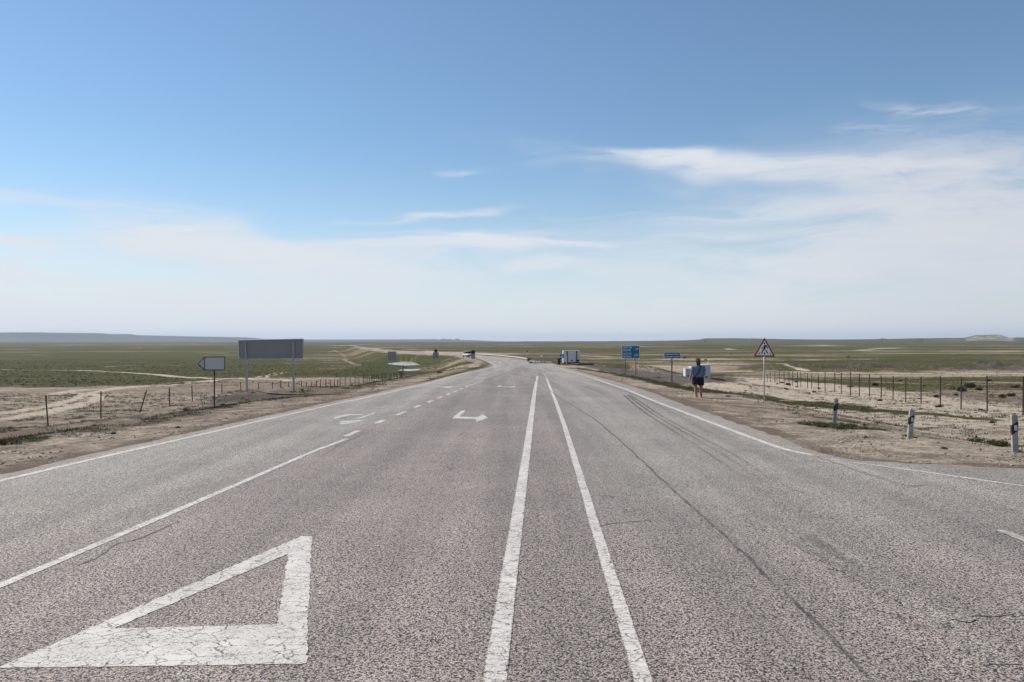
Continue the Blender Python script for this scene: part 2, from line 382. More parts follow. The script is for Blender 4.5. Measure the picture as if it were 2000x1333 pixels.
def zones(X, Y, D, mesa=None, ht=None, band=None):
    n = X.size
    g = np.full(n, .72); l = np.full(n, .30); s = np.full(n, .45); k = np.zeros(n)
    far = np.hypot(X, Y) > 120
    R = np.hypot(X, Y)
    # broad streaks of bare soil on the plain
    st = fbm(X * .35, Y, 55, 5, 41, .6) + .6 * fbm(X * .3, Y, 260, 4, 43, .6)
    
    def lay(m, v):
        nonlocal g, l, s, k
        g = g + (v[0] - g) * m; l = l + (v[1] - l) * m; s = s + (v[2] - s) * m; k = k + (v[3] - k) * m
    mm = R < 2500
    x, y = X[mm], Y[mm]; jx = fbm(x, y, 5, 3, 51) ; jx2 = fbm(x, y, 1.2, 3, 52)
    for pts, sf, v in ZW:
        m = np.zeros(n); m[mm] = smooth(.5 - (poly_sd(x, y, pts) + jx * sf * 3) / (2 * sf)); lay(m * .92, v)
    nr = R < 260; xn, yn = X[nr], Y[nr]; j1 = fbm(xn, yn, 1.6, 4, 53, .6)
    for pts, sf, v in ZROAD:
        m = np.zeros(n); m[nr] = smooth(.5 - (poly_sd(xn, yn, pts) + j1 * sf * 3) / (2 * sf)); lay(m, v)
    for pts, w, s_ in TW:
        dd = line_dist(x, y, pts) + jx2 * w * .9
        m = np.zeros(n); m[mm] = (1 - smooth((dd / w - .55) / .9)) * s_
        lay(m, (.03, .1, .98, 0))
    for pts, sf, v in ZGROUND:
        m = np.zeros(n); m[nr] = smooth(.5 - (poly_sd(xn, yn, pts) + j1 * sf * 3) / (2 * sf)); lay(m, v)
    # verge beside the asphalt
    m = (1 - smooth((D - 2.6 + fbm(X, Y, 3, 3, 55) * 2) / 1.6)) * (R < 1200); lay(m, (.06, .1, .54, .03))
    m = (1 - smooth((D - .25 + fbm(X, Y, 1.2, 3, 56) * .9) / .5)) * (R < 1200); lay(m, (.02, .1, .25, .25))
    for pts, w, v in SW_:
        ww = w * 1.0
        dd = line_dist(xn, yn, pts) + j1 * ww * 2.2
        m = np.zeros(n); m[nr] = 1 - smooth((dd / ww - .5) / .9); lay(m, v)
    # inner bank of the bend
    m = smooth((D - 2.5) / 2) * (1 - smooth((D - 16) / 5)) * smooth((Y - 95) / 20) * (X < 0) * (R < 420); lay(m * .8, (.66, .40, .65, .05))
    wk = smooth((R - 45) / 60) * (R < 9000)
    g = g + (.03 + .12 * smooth((R - 190) / 160) * (k < .3)) * wk - st * 2.0 * wk * (k < .5); s = s + fbm(X * .4, Y, 40, 4, 47) * 1.2 * wk
    if mesa is not None:
        lay(mesa * smooth((ht - .60) / .1), (.05, 0, .9, .0))
        lay((R > 2600) * .6, (.85, .15, .3, .25))
        lay((mesa < .5) * (R > 8000) * .6, (.6, .1, .3, .4))
        lay(mesa * smooth((ht - .62) / .1) * smooth(fbm(X, Y * .4, 40, 3, 71, .6) * 8 + .1), (.1, 0, .62, .0))
    return np.clip(np.stack([g, l, s, k], 1), 0, 1)

# ------------------------------------------------------------------ object helpers
def tag(o, label=None, cat=None, group=None, kind=None):
    if label: o['label'] = label
    if cat: o['category'] = cat
    if group: o['group'] = group
    if kind: o['kind'] = kind
    return o
def empty(name, loc=(0, 0, 0), rz=0.0):
    o = bpy.data.objects.new(name, None); COL.objects.link(o); o.location = loc; o.rotation_euler = (0, 0, rz)
    o.empty_display_size = .2
    return o
def link(name, me, mats, parent=None, loc=None):
    o = bpy.data.objects.new(name, me); COL.objects.link(o)
    for m in (mats if isinstance(mats, (list, tuple)) else [mats]): me.materials.append(m)
    if parent: o.parent = parent
    if loc: o.location = loc
    return o
def np_mesh(name, verts, faces):
    """verts (n,3) array, faces (m,k) int array"""
    me = bpy.data.meshes.new(name); verts = np.asarray(verts, np.float32); faces = np.asarray(faces, np.int32)
    k = faces.shape[1]
    me.vertices.add(len(verts)); me.vertices.foreach_set('co', verts.ravel())
    me.loops.add(faces.size); me.loops.foreach_set('vertex_index', faces.ravel())
    me.polygons.add(len(faces)); me.polygons.foreach_set('loop_start', np.arange(0, faces.size, k, dtype=np.int32))
    me.update(calc_edges=True)
    return me
class MB:
    def __init__(s): s.bm = bmesh.new()
    def box(s, c, d, M=None, bevel=0):
        r = bmesh.ops.create_cube(s.bm, size=1)['verts']
        T = Matrix.Translation(c) @ Matrix.Diagonal((*d, 1))
        if M is not None: T = M @ T
        bmesh.ops.transform(s.bm, matrix=T, verts=r)
        if bevel:
            ed = list({e for v in r for e in v.link_edges})
            bmesh.ops.bevel(s.bm, geom=ed, offset=bevel, segments=2, affect='EDGES', profile=.6)
        return s
    def prism(s, poly, z0, z1, M=None):
        """poly in local (x,z) extruded along y from z0 to z1 (facing -y)"""
        a = [s.bm.verts.new((p[0], z0, p[1])) for p in poly]; b = [s.bm.verts.new((p[0], z1, p[1])) for p in poly]
        fs = [s.bm.faces.new(a), s.bm.faces.new(b[::-1])]
        n = len(poly)
        for i in range(n): fs.append(s.bm.faces.new((a[i], b[i], b[(i + 1) % n], a[(i + 1) % n])))
        if M is not None: bmesh.ops.transform(s.bm, matrix=M, verts=a + b)
        bmesh.ops.recalc_face_normals(s.bm, faces=fs)
        return s
    def tube(s, pts, rad, n=8, cap=True, flat=None):
        """pts list of 3-vectors; rad: radius or list; flat: list of (rx, ry) ellipse radii in the ring plane"""
        pts = [Vector(p) for p in pts]; rings = []
        for i, p in enumerate(pts):
            t = (pts[min(i + 1, len(pts) - 1)] - pts[max(i - 1, 0)]).normalized()
            ref = Vector((1, 0, 0)) if abs(t.x) < .8 else Vector((0, 1, 0))
            u = (ref - t * ref.dot(t)).normalized(); v = t.cross(u)
            if flat: ra, rb = flat[i]
            else: ra = rb = rad[i] if isinstance(rad, (list, tuple)) else rad
            rings.append([s.bm.verts.new(p + u * ra * math.cos(2 * math.pi * k / n) + v * rb * math.sin(2 * math.pi * k / n)) for k in range(n)])
        for a, b in zip(rings[:-1], rings[1:]):
            for k in range(n): s.bm.faces.new((a[k], a[(k + 1) % n], b[(k + 1) % n], b[k]))
        if cap: s.bm.faces.new(rings[0][::-1]); s.bm.faces.new(rings[-1])
        return s
    def ball(s, c, r, M=None, seg=12):
        v = bmesh.ops.create_uvsphere(s.bm, u_segments=seg, v_segments=max(6, seg * 2 // 3), radius=1)['verts']
        T = Matrix.Translation(c) @ Matrix.Diagonal((*(r if isinstance(r, (tuple, list)) else (r, r, r)), 1))
        if M is not None: T = M @ T
        bmesh.ops.transform(s.bm, matrix=T, verts=v); return s
    def mesh(s, name, smooth_=False):
        me = bpy.data.meshes.new(name)
        bmesh.ops.recalc_face_normals(s.bm, faces=s.bm.faces)
        s.bm.to_mesh(me); s.bm.free()
        if smooth_: me.polygons.foreach_set('use_smooth', [True] * len(me.polygons))
        return me
    def build(s, name, mat, parent=None, smooth_=False, loc=None): return link(name, s.mesh(name, smooth_), mat, parent, loc)
    def remesh(s, name, mat, voxel, parent=None, smooth_it=4):
        o = s.build(name, mat, parent)
        md = o.modifiers.new('r', 'REMESH'); md.mode = 'VOXEL'; md.voxel_size = voxel
        m2 = o.modifiers.new('s', 'SMOOTH'); m2.iterations = smooth_it; m2.factor = .5
        dg = bpy.context.evaluated_depsgraph_get()
        me = bpy.data.meshes.new_from_object(o.evaluated_get(dg))
        o.modifiers.clear(); old = o.data; o.data = me; bpy.data.meshes.remove(old)
        if not me.materials: me.materials.append(mat)
        me.polygons.foreach_set('use_smooth', [True] * len(me.polygons))
        return o
def copy_thing(root, loc, rz=None, scale=None, label=None):
    c = root.copy(); COL.objects.link(c); c.location = loc
    if rz is not None: c.rotation_euler = (0, 0, rz)
    if scale: c.scale = scale
    if label: c['label'] = label
    for ch in list(root.children):
        d = ch.copy(); COL.objects.link(d); d.parent = c
        for g in list(ch.children):
            e = g.copy(); COL.objects.link(e); e.parent = d
    return c
def text_mesh(txt, size, mat, parent, name, loc, xs=1.0, align='LEFT', bold=0.0):
    cu = bpy.data.curves.new(name, 'FONT'); cu.body = txt; cu.size = size; cu.extrude = .002; cu.offset = bold
    cu.align_x = align; cu.align_y = 'CENTER'; cu.resolution_u = 3
    t = bpy.data.objects.new(name, cu); COL.objects.link(t)
    bpy.context.view_layer.update()
    me = bpy.data.meshes.new_from_object(t.evaluated_get(bpy.context.evaluated_depsgraph_get()))
    bpy.data.objects.remove(t); bpy.data.curves.remove(cu)
    me.transform(Matrix.Translation(loc) @ Matrix.Rotation(math.radians(90), 4, 'X') @ Matrix.Diagonal((xs, 1, 1, 1)))
    me.materials.clear()
    return link(name, me, mat, parent)

# ------------------------------------------------------------------ materials
def mat(name):
    m = bpy.data.materials.new(name); m.use_nodes = True; t = NT(m.node_tree)
    b = t.n['Principled BSDF']
    return m, t, b
def simple(name, col, rough=.6, metal=0.0, var=.12, scale=8.0, dirt=None, bump=0.0, spec=.5):
    m, t, b = mat(name)
    geo = t.new('ShaderNodeTexCoord').outputs['Object']
    n = t.noise(geo, scale, 5, .6)
    c2 = tuple(max(0, c * (1 - var * 2)) for c in col); c3 = tuple(min(1, c * (1 + var)) for c in col)
    c = t.mix(t.ramp(n, .3, .7), c2, c3)
    if dirt: c = t.mix(t.ramp(t.noise(geo, scale * .4, 6, .7), .52, .75, 0, .7), c, dirt)
    t.put(b.inputs['Base Color'], c); t.put(b.inputs['Roughness'], t.ramp(n, .2, .8, rough * .85, min(1, rough * 1.15)))
    b.inputs['Metallic'].default_value = metal; b.inputs['Specular IOR Level'].default_value = spec
    if bump: t.put(b.inputs['Normal'], t.bump(n, bump, .01))
    return m

# asphalt colour group, shared by the road, the paint and the tyre marks
ag = bpy.data.node_groups.new('asphalt_look', 'ShaderNodeTree')
ag.interface.new_socket('Zone', in_out='INPUT', socket_type='NodeSocketFloat')
ag.interface.new_socket('Color', in_out='OUTPUT', socket_type='NodeSocketColor')
ag.interface.new_socket('Height', in_out='OUTPUT', socket_type='NodeSocketFloat')
A = NT(ag)
gi = A.new('NodeGroupInput'); go = A.new('NodeGroupOutput')
P = A.new('ShaderNodeNewGeometry').outputs['Position']
Pj = A.vm('ADD', P, A.vm('MULTIPLY', A.vm('SUBTRACT', A.noise(P, 40, 2, .5, 0, 1), (.5, .5, .5)), (.012, .012, 0)))
vd = A.voro(Pj, 62, 'F1', 'Distance'); vc = A.new('ShaderNodeSeparateColor')
A.l.new(A.voro(Pj, 62, 'F1', 'Color'), vc.inputs[0])
vd2 = A.voro(Pj, 130, 'F1', 'Distance')
clump = A.noise(P, 38, 4, .65)
stone = A.ramp(vd, .30, .75, 1, 0)
big = A.noise(P, .35, 5, .6); mid = A.noise(P, 3.0, 5, .6)
wear = A.noise(A.map(P, (1.1, .035, 1)), 1.0, 5, .55)
fineg = A.noise(P, 105, 3, .65)
pit = A.m('ADD', A.m('ADD', A.m('MULTIPLY', A.m('SUBTRACT', clump, .5), 1.6), A.m('MULTIPLY', A.m('SUBTRACT', A.noise(P, 22, 3, .6), .5), .5)), A.m('ADD', A.m('MULTIPLY', A.m('SUBTRACT', fineg, .5), 1.5), A.m('MULTIPLY', A.m('SUBTRACT', .42, vd), .9)))
pitm = A.ramp(pit, -.34, -.02)
val = A.m('ADD', A.m('MULTIPLY', vc.outputs[0], .5), A.m('MULTIPLY', fineg, .9))
base = A.mix(A.ramp(val, .15, 1.15), (.185, .166, .153), (.54, .487, .448))
base = A.mix(pitm, (.022, .019, .018), base)  # shade in the gaps between the stones, painted into the colour
tint = A.mix(gi.outputs[0], (1.08, 1.015, .975), (1.09, 1.10, 1.04))
base = A.mix(1.0, base, tint, 'MULTIPLY')
lum = A.m('ADD', A.ramp(big, .25, .75, .88, 1.12), A.m('MULTIPLY', A.m('SUBTRACT', mid, .5), .24))
lum = A.m('MULTIPLY', lum, A.ramp(wear, .32, .68, .84, 1.14))
lum = A.m('MULTIPLY', lum, A.ramp(gi.outputs[0], 0, 1, .93, 1.08))
cmb = A.new('ShaderNodeCombineColor'); [A.l.new(lum, cmb.inputs[i]) for i in range(3)]
base = A.mix(1.0, base, cmb.outputs[0], 'MULTIPLY')
# pale chips and dust
chip = A.m('MULTIPLY', A.ramp(A.voro(A.map(P, (1, .6, 1)), 2.6, 'F1', 'Distance'), .045, .03, 0, 1), A.ramp(A.noise(P, .5, 3, .5), .45, .6))
base = A.mix(A.m('MULTIPLY', chip, .75), base, (.50, .47, .42))
dust = A.m('MULTIPLY', A.ramp(A.noise(A.map(P, (1, .25, 1)), .9, 6, .7), .52, .8, 0, .30), 1.0)
base = A.mix(dust, base, (.36, .31, .27))
# hairline cracks
crk = A.ramp(A.voro(A.vm('ADD', P, A.vm('MULTIPLY', A.noise(P, 1.7, 5, .6, 0, 1), (.9, .9, 0))), .22, 'DISTANCE_TO_EDGE'), .0018, .0045, 1, 0)
crk = A.m('MULTIPLY', crk, A.ramp(A.noise(P, .45, 3, .5), .57, .68, 0, .8))
base = A.mix(A.m('MULTIPLY', crk, .8), base, (.03, .028, .027))
A.l.new(base, go.inputs['Color'])
hgt = A.m('ADD', A.m('ADD', A.m('MULTIPLY', pitm, 1.2), A.m('MULTIPLY', A.ramp(vd2, .2, .7, 1, 0), .35)), A.m('MULTIPLY', clump, 1.0))
A.l.new(A.m('SUBTRACT', hgt, A.m('MULTIPLY', crk, 2)), go.inputs['Height'])

def asphalt_nodes(t, zone=0.0):
    g = t.new('ShaderNodeGroup'); g.node_tree = ag; t.put(g.inputs[0], zone)
    return g.outputs['Color'], g.outputs['Height']
M_road, t, b = mat('asphalt')
at = t.new('ShaderNodeAttribute', attribute_name='zone'); at3 = t.new('ShaderNodeAttribute', attribute_name='dusty')
c, h = asphalt_nodes(t, at.outputs['Fac'])
P = t.new('ShaderNodeNewGeometry').outputs['Position']
dm = t.m('ADD', at3.outputs['Fac'], t.m('ADD', t.m('MULTIPLY', t.m('SUBTRACT', t.noise(P, 1.6, 6, .7), .5), 1.3), t.m('MULTIPLY', t.m('SUBTRACT', t.noise(P, 30, 3, .6), .5), 1.2)))
t.put(b.inputs['Base Color'], t.mix(t.ramp(dm, .45, 1.0, 0, .85), c, (.30, .245, .195)))
b.inputs['Roughness'].default_value = .72; b.inputs['Specular IOR Level'].default_value = .42
t.put(b.inputs['Normal'], t.bump(h, .75, .006))

def paint_mat(name, col, wearlo, wearhi, crack=1.0, op=1.0, soft=.08):
    """road paint over asphalt; uv.x runs across (0..1), uv.y along in metres"""
    m, t, b = mat(name)
    ca, ha = asphalt_nodes(t, .5)
    P = t.new('ShaderNodeNewGeometry').outputs['Position']
    uv = t.new('ShaderNodeUVMap').outputs[0]; s = t.new('ShaderNodeSeparateXYZ'); t.l.new(uv, s.inputs[0])
    edge = t.m('SUBTRACT', .5, t.m('ABSOLUTE', t.m('SUBTRACT', s.outputs[0], .5)))     # 0 at the rim
    n1 = t.noise(P, 22, 5, .65); n2 = t.noise(P, 95, 3, .6); n3 = t.noise(P, 1.2, 4, .6)
    rim = t.ramp(t.m('ADD', edge, t.m('MULTIPLY', t.m('SUBTRACT', n1, .5), .30)), -.01, soft)
    wv = t.m('ADD', t.m('MULTIPLY', n2, .55), t.m('ADD', t.m('MULTIPLY', n1, .25), t.m('MULTIPLY', n3, .35)))
    keep = t.ramp(wv, wearlo, wearhi)
    Pw = t.vm('ADD', P, t.vm('MULTIPLY', t.noise(P, 9, 4, .65, 0, 1), (.10, .10, 0)))
    cr = t.ramp(t.voro(t.map(Pw, (1, 1.6, 1)), 5.5, 'DISTANCE_TO_EDGE'), .016, .055, 0, 1)
    cr = t.m('MAXIMUM', cr, t.ramp(t.noise(P, 2.2, 4, .6), .36, .52, 1, 0))
    cr2 = t.ramp(t.voro(t.map(Pw, (1, 2.2, 1)), 19, 'DISTANCE_TO_EDGE'), .02, .09, .25, 1)
    cr2 = t.m('MAXIMUM', cr2, t.ramp(t.noise(P, 3.1, 4, .6), .46, .60, 0, 1))
    f = t.m('MULTIPLY', t.m('MULTIPLY', rim, keep), t.m('MULTIPLY', t.m('MAXIMUM', cr, 1 - crack), cr2))
    f = t.m('MULTIPLY', f, op)
    pc = t.mix(t.ramp(n3, .3, .7), tuple(x * .86 for x in col), col)
    pc = t.mix(t.ramp(n2, .3, .75, .22, 0), pc, tuple(x * .5 for x in col))
    t.put(b.inputs['Base Color'], t.mix(f, ca, pc))
    b.inputs['Roughness'].default_value = .7; b.inputs['Specular IOR Level'].default_value = .35
    hh = t.m('ADD', t.m('MULTIPLY', ha, t.m('SUBTRACT', 1.15, f)), t.m('MULTIPLY', f, 1.6))
    t.put(b.inputs['Normal'], t.bump(hh, .45, .005))
    return m
M_paint = paint_mat('road_paint', (.66, .63, .59), .24, .43)
M_paint_worn = paint_mat('worn_road_paint', (.62, .60, .56), .38, .62, .6, .85)
M_paint_ghost = paint_mat('faded_road_paint', (.58, .58, .55), .34, .58, .3, .85, .2)
M_paint_far = paint_mat('far_road_paint', (.57, .535, .49), .10, .35, .3, .95)

def mark_mat(name, col, op, w1):
    m, t, b = mat(name)
    ca, ha = asphalt_nodes(t, .5)
    P = t.new('ShaderNodeNewGeometry').outputs['Position']
    uv = t.new('ShaderNodeUVMap').outputs[0]; s = t.new('ShaderNodeSeparateXYZ'); t.l.new(uv, s.inputs[0])
    edge = t.m('SUBTRACT', .5, t.m('ABSOLUTE', t.m('SUBTRACT', s.outputs[0], .5)))
    f = t.m('MULTIPLY', t.ramp(t.m('ADD', edge, t.m('MULTIPLY', t.m('SUBTRACT', t.noise(P, 30, 4, .7), .5), .5)), .0, .3), t.ramp(t.noise(P, w1, 4, .6), .30, .62, .25, 1))
    at = t.new('ShaderNodeAttribute', attribute_name='fade')
    f = t.m('MULTIPLY', t.m('MULTIPLY', f, op), at.outputs['Fac'])
    t.put(b.inputs['Base Color'], t.mix(f, ca, col)); b.inputs['Roughness'].default_value = .75
    b.inputs['Specular IOR Level'].default_value = .4
    t.put(b.inputs['Normal'], t.bump(ha, .7, .006))
    return m
M_skid = mark_mat('tyre_rubber_mark', (.035, .032, .03), .95, .8)
M_seam = mark_mat('dark_seam', (.04, .036, .035), .85, 1.5)
M_dustmark = mark_mat('pale_scuff', (.46, .46, .45), .6, 2.5)

# ground
M_ground, t, b = mat('steppe_ground')
at = t.new('ShaderNodeAttribute', attribute_name='cover'); sc_ = t.new('ShaderNodeSeparateColor'); t.l.new(at.outputs['Color'], sc_.inputs[0])
G, L, S = sc_.outputs[0], sc_.outputs[1], sc_.outputs[2]; K = at.outputs['Alpha']
P = t.new('ShaderNodeNewGeometry').outputs['Position']
P2 = t.vm('MULTIPLY', P, (1, 1, 0))
nA = t.noise(P2, .06, 12, .66); nB = t.noise(P2, 1.1, 8, .68); nC = t.noise(P2, 9.0, 6, .7); nD = t.noise(P2, .011, 10, .62)
nE = t.noise(P2, 45, 3, .6)
soil = t.mix(t.ramp(t.m('ADD', S, t.m('MULTIPLY', t.m('SUBTRACT', t.m('ADD', t.m('MULTIPLY', nA, .5), t.m('MULTIPLY', nB, .5)), .5), 4.0)), .15, .95), (.20, .145, .102), (.64, .54, .425))
soil = t.mix(t.ramp(nC, .50, .60, .0, .62), soil, (.14, .105, .078))
soil = t.mix(t.ramp(t.noise(P2, 2.7, 9, .78), .515, .575, .0, .62), soil, (.17, .132, .098))
soil = t.mix(t.ramp(t.noise(P2, .45, 11, .74), .53, .60, .0, .45), soil, (.20, .155, .115))
soil = t.mix(t.ramp(t.voro(P2, 14, 'F1', 'Distance'), .20, .12, .0, .7), soil, (.11, .085, .068))
soil = t.mix(t.ramp(nE, .56, .66, 0, .55), soil, (.50, .45, .38))
soil = t.mix(t.ramp(nE, .36, .44, .55, 0), soil, (.10, .08, .065))
soil = t.mix(t.ramp(t.m('ADD', K, t.m('MULTIPLY', t.m('SUBTRACT', nB, .5), 1.2)), .2, .8), soil, t.mix(nC, (.055, .048, .045), (.17, .15, .138)))
gn = t.m('ADD', t.m('ADD', t.m('MULTIPLY', nA, .34), t.m('MULTIPLY', nB, .34)), t.m('ADD', t.m('MULTIPLY', nD, .16), t.m('MULTIPLY', nC, .16)))
gm = t.ramp(t.m('ADD', G, t.m('MULTIPLY', t.m('SUBTRACT', gn, .5), 6.5)), .40, .62)
grass = t.mix(L, t.mix(t.ramp(nA, .3, .7), (.056, .049, .012), (.132, .114, .040)), t.mix(t.ramp(nB, .3, .7), (.038, .055, .009), (.085, .100, .020)))
grass = t.mix(t.ramp(nC, .40, .55, .65, 0), grass, (.032, .036, .016))
grass = t.mix(t.ramp(t.noise(P2, .35, 10, .75), .52, .62, .0, .40), grass, (.15, .13, .075))
colr = t.mix(gm, soil, grass)
t.put(b.inputs['Base Color'], colr); b.inputs['Roughness'].default_value = .95; b.inputs['Specular IOR Level'].default_value = .12
hh = t.m('ADD', t.m('MULTIPLY', nB, 1.0), t.m('ADD', t.m('MULTIPLY', nC, .8), t.m('MULTIPLY', nE, .06)))
hh = t.m('ADD', hh, t.m('MULTIPLY', t.m('MULTIPLY', gm, nC), .4))
t.put(b.inputs['Normal'], t.bump(hh, .9, .22))

def leafy(name, c1, c2, tr=.15):
    m, t, b = mat(name)
    oi = t.new('ShaderNodeNewGeometry').outputs['Random Per Island']
    pn = t.noise(t.new('ShaderNodeNewGeometry').outputs['Position'], .9, 4, .6)
    c = t.mix(t.m('MULTIPLY', t.m('ADD', oi, pn), .5), c1, c2)
    t.put(b.inputs['Base Color'], c); b.inputs['Roughness'].default_value = .8; b.inputs['Specular IOR Level'].default_value = .15
    return m
M_tuft = leafy('steppe_grass', (.062, .056, .016), (.19, .165, .068))
M_shrub = leafy('saltbush_leaf', (.022, .026, .012), (.095, .095, .05))
M_green = leafy('green_weed', (.05, .068, .022), (.17, .17, .075))
M_dry = leafy('dry_scrub_leaf', (.045, .040, .022), (.15, .125, .075))
M_dead = leafy('dead_stalk', (.06, .04, .03), (.14, .10, .07))
M_stone = simple('stone', (.36, .31, .26), .9, var=.25, scale=20)
M_clod = simple('dark_clod', (.14, .115, .10), .95, var=.25, scale=20)
M_galv = simple('galvanised_steel', (.42, .42, .42), .5, .2, .10, 6)
M_galvback = simple('sign_back_metal', (.31, .292, .275), .55, .1, .03, 2)
M_darksteel = simple('dark_painted_steel', (.028, .027, .028), .6, .2, .15, 9)
M_post = simple('rusty_fence_steel', (.060, .042, .036), .85, .1, .25, 14, spec=.3)
M_conc = simple('weathered_concrete', (.84, .76, .70), .9, 0, .12, 5, (.42, .38, .35), .3)
M_white = simple('whitewashed_concrete', (.78, .78, .78), .8, 0, .08, 5, (.55, .53, .50), .2)
M_blue = simple('blue_sign_sheet', (.006, .155, .33), .45, 0, .08, 3)
M_blue2 = simple('dark_blue_sign_sheet', (.006, .085, .215), .45, 0, .08, 3)
M_bluesq = simple('teal_sign_sheet', (.01, .21, .36), .45, 0, .08, 3)
M_letter = simple('white_lettering', (.88, .88, .88), .5, 0, .01, 5)
M_signw = simple('white_sign_sheet', (.86, .84, .80), .45, 0, .02, 5)
M_red = simple('red_sign_border', (.42, .014, .020), .45, 0, .08, 5)
M_black = simple('black_paint', (.012, .012, .014), .55, 0, .1, 8)
M_bin = simple('navy_bin_plastic', (.008, .016, .055), .5, 0, .15, 5)
M_rib = simple('dark_rib_steel', (.05, .045, .045), .7, .1, .2, 6)

# ------------------------------------------------------------------ ground sheet and hills
rng = np.random.default_rng(7)
ang = np.concatenate([np.radians(np.arange(-180, -44, 3.0)), np.radians(np.arange(-43, 43.01, .115)), np.radians(np.arange(45, 180, 3.0))])
rad = np.geomspace(1.6, 15000, 1050)
rad = np.concatenate([[.02], rad])
nA_, nR_ = len(ang), len(rad)
AA, RR = np.meshgrid(ang, rad)
X = (np.sin(AA) * RR).ravel(); Y = (np.cos(AA) * RR).ravel()
Z, Dd, mesa, ht, band = height(X, Y, True)
cover = zones(X, Y, Dd, mesa, ht, band)
ii, jj = np.meshgrid(np.arange(nR_ - 1), np.arange(nA_), indexing='ij')
a = ii * nA_ + jj; b_ = ii * nA_ + (jj + 1) % nA_
F = np.stack([a, a + nA_, b_ + nA_, b_], -1).reshape(-1, 4)
ring_cut = int(np.argmax(rad > 4300))
fr = F[:, 0] // nA_
V = np.stack([X, Y, Z], 1)
for nm, sel in (('ground', fr < ring_cut), ('hills', fr >= ring_cut)):
    f = F[sel]; idx = np.unique(f); rem = np.full(len(V), -1, np.int64); rem[idx] = np.arange(len(idx))
    f = f[:, ::-1]
    me = np_mesh(nm, V[idx], rem[f])
    ca_ = me.attributes.new('cover', 'FLOAT_COLOR', 'POINT'); ca_.data.foreach_set('color', cover[idx].astype(np.float32).ravel())
    me.polygons.foreach_set('use_smooth', np.ones(len(me.polygons), bool))
    o = link(nm, me, M_ground); o['kind'] = 'structure'
    if nm == 'ground' and len(me.polygons) and me.polygons[len(me.polygons) // 2].normal.z < 0: me.flip_normals()
    if nm == 'hills' and me.polygons[5].normal.z < 0: me.flip_normals()

# ------------------------------------------------------------------ road sheet
def rz(y): return float(ROADZ(np.array([y]))[0])
bd = dense(ROADPOLY, .18)
bd2 = []
for (x, y) in bd:
    q = .16 if y < 45 else .10
    nn = mnoise.noise(Vector((x * 1.7, y * 1.7, 3))) * q + mnoise.noise(Vector((x * 6, y * 6, 9))) * q * .5
    bd2.append((x + nn, y + nn * .8))
pts = list(bd2); nb = len(bd2)
gx, gy = np.meshgrid(np.arange(-11, 14, .5), np.arange(-7.5, 70, .5)); cand = [np.stack([gx.ravel(), gy.ravel()], 1)]
gx, gy = np.meshgrid(np.arange(14, 60, 3), np.arange(-7.5, 16, 3)); cand.append(np.stack([gx.ravel(), gy.ravel()], 1))
gx, gy = np.meshgrid(np.arange(-14, 14, 1.2), np.arange(70, 290, 1.5)); cand.append(np.stack([gx.ravel(), gy.ravel()], 1))
gx, gy = np.meshgrid(np.arange(-150, -14, 4), np.arange(180, 760, 4)); cand.append(np.stack([gx.ravel(), gy.ravel()], 1))
cand = np.concatenate(cand); sdv = poly_sd(cand[:, 0], cand[:, 1], ROADPOLY)
pts += [tuple(p) for p in cand[sdv < -.35]]
res = delaunay_2d_cdt([Vector(p) for p in pts], [(i, (i + 1) % nb) for i in range(nb)], [], 1, 1e-5)
rv = np.array([(v.x, v.y) for v in res[0]])
rzv = ROADZ(rv[:, 1])
me = bpy.data.meshes.new('road'); me.from_pydata([(x, y, z) for (x, y), z in zip(rv, rzv)], [], [tuple(f) for f in res[2]]); me.update()
# lane tint: left lane and right lanes greyer and paler than the middle
CL = R_([(-300, 1275), (0, 1145), (677, 858), (790, 808), (900, 760), (985, 727), (1010, 716)])
LB = R_([(1256, 1333), (1204, 1128), (1117, 880), (1087, 789), (1067, 737), (1040, 722)])
mids = [(x, y) for x, y in CL] + [(x, y) for x, y in LB[::-1]]
mids = [(CL[0][0], -8)] + mids + [(LB[0][0] + .6, -8)]
sdm = poly_sd(rv[:, 0], rv[:, 1], [(float(x), float(y)) for x, y in mids])
zn = smooth((sdm + .3) / 1.4) * smooth((rv[:, 1] - 8) / 14 + .25)
at_ = me.attributes.new('zone', 'FLOAT', 'POINT'); at_.data.foreach_set('value', zn.astype(np.float32))
du_ = np.clip(1 + poly_sd(rv[:, 0], rv[:, 1], ROADPOLY) / .45, 0, 1.1)
at_ = me.attributes.new('dusty', 'FLOAT', 'POINT'); at_.data.foreach_set('value', du_.astype(np.float32))
if me.polygons[0].normal.z < 0: me.flip_normals()
o = link('road', me, M_road); o['kind'] = 'structure'

# ------------------------------------------------------------------ road markings
def resample(pts, step):
    out = [pts[0]]
    for a, b in zip(pts[:-1], pts[1:]):
        L_ = math.hypot(b[0] - a[0], b[1] - a[1]); st = step * (1 if a[1] < 40 else 4); n = max(1, int(L_ / st))
        for k in range(1, n + 1): out.append((a[0] + (b[0] - a[0]) * k / n, a[1] + (b[1] - a[1]) * k / n))
    return out
def spline(pts, n=8):
    out = []
    for i in range(len(pts) - 1):
        p0 = pts[max(i - 1, 0)]; p1 = pts[i]; p2 = pts[i + 1]; p3 = pts[min(i + 2, len(pts) - 1)]
        for k in range(n):
            t_ = k / n
            out.append(tuple(.5 * (2 * p1[j] + (p2[j] - p0[j]) * t_ + (2 * p0[j] - 5 * p1[j] + 4 * p2[j] - p3[j]) * t_ ** 2 + (3 * p1[j] - p0[j] - 3 * p2[j] + p3[j]) * t_ ** 3) for j in (0, 1)))
    out.append(pts[-1]); return out
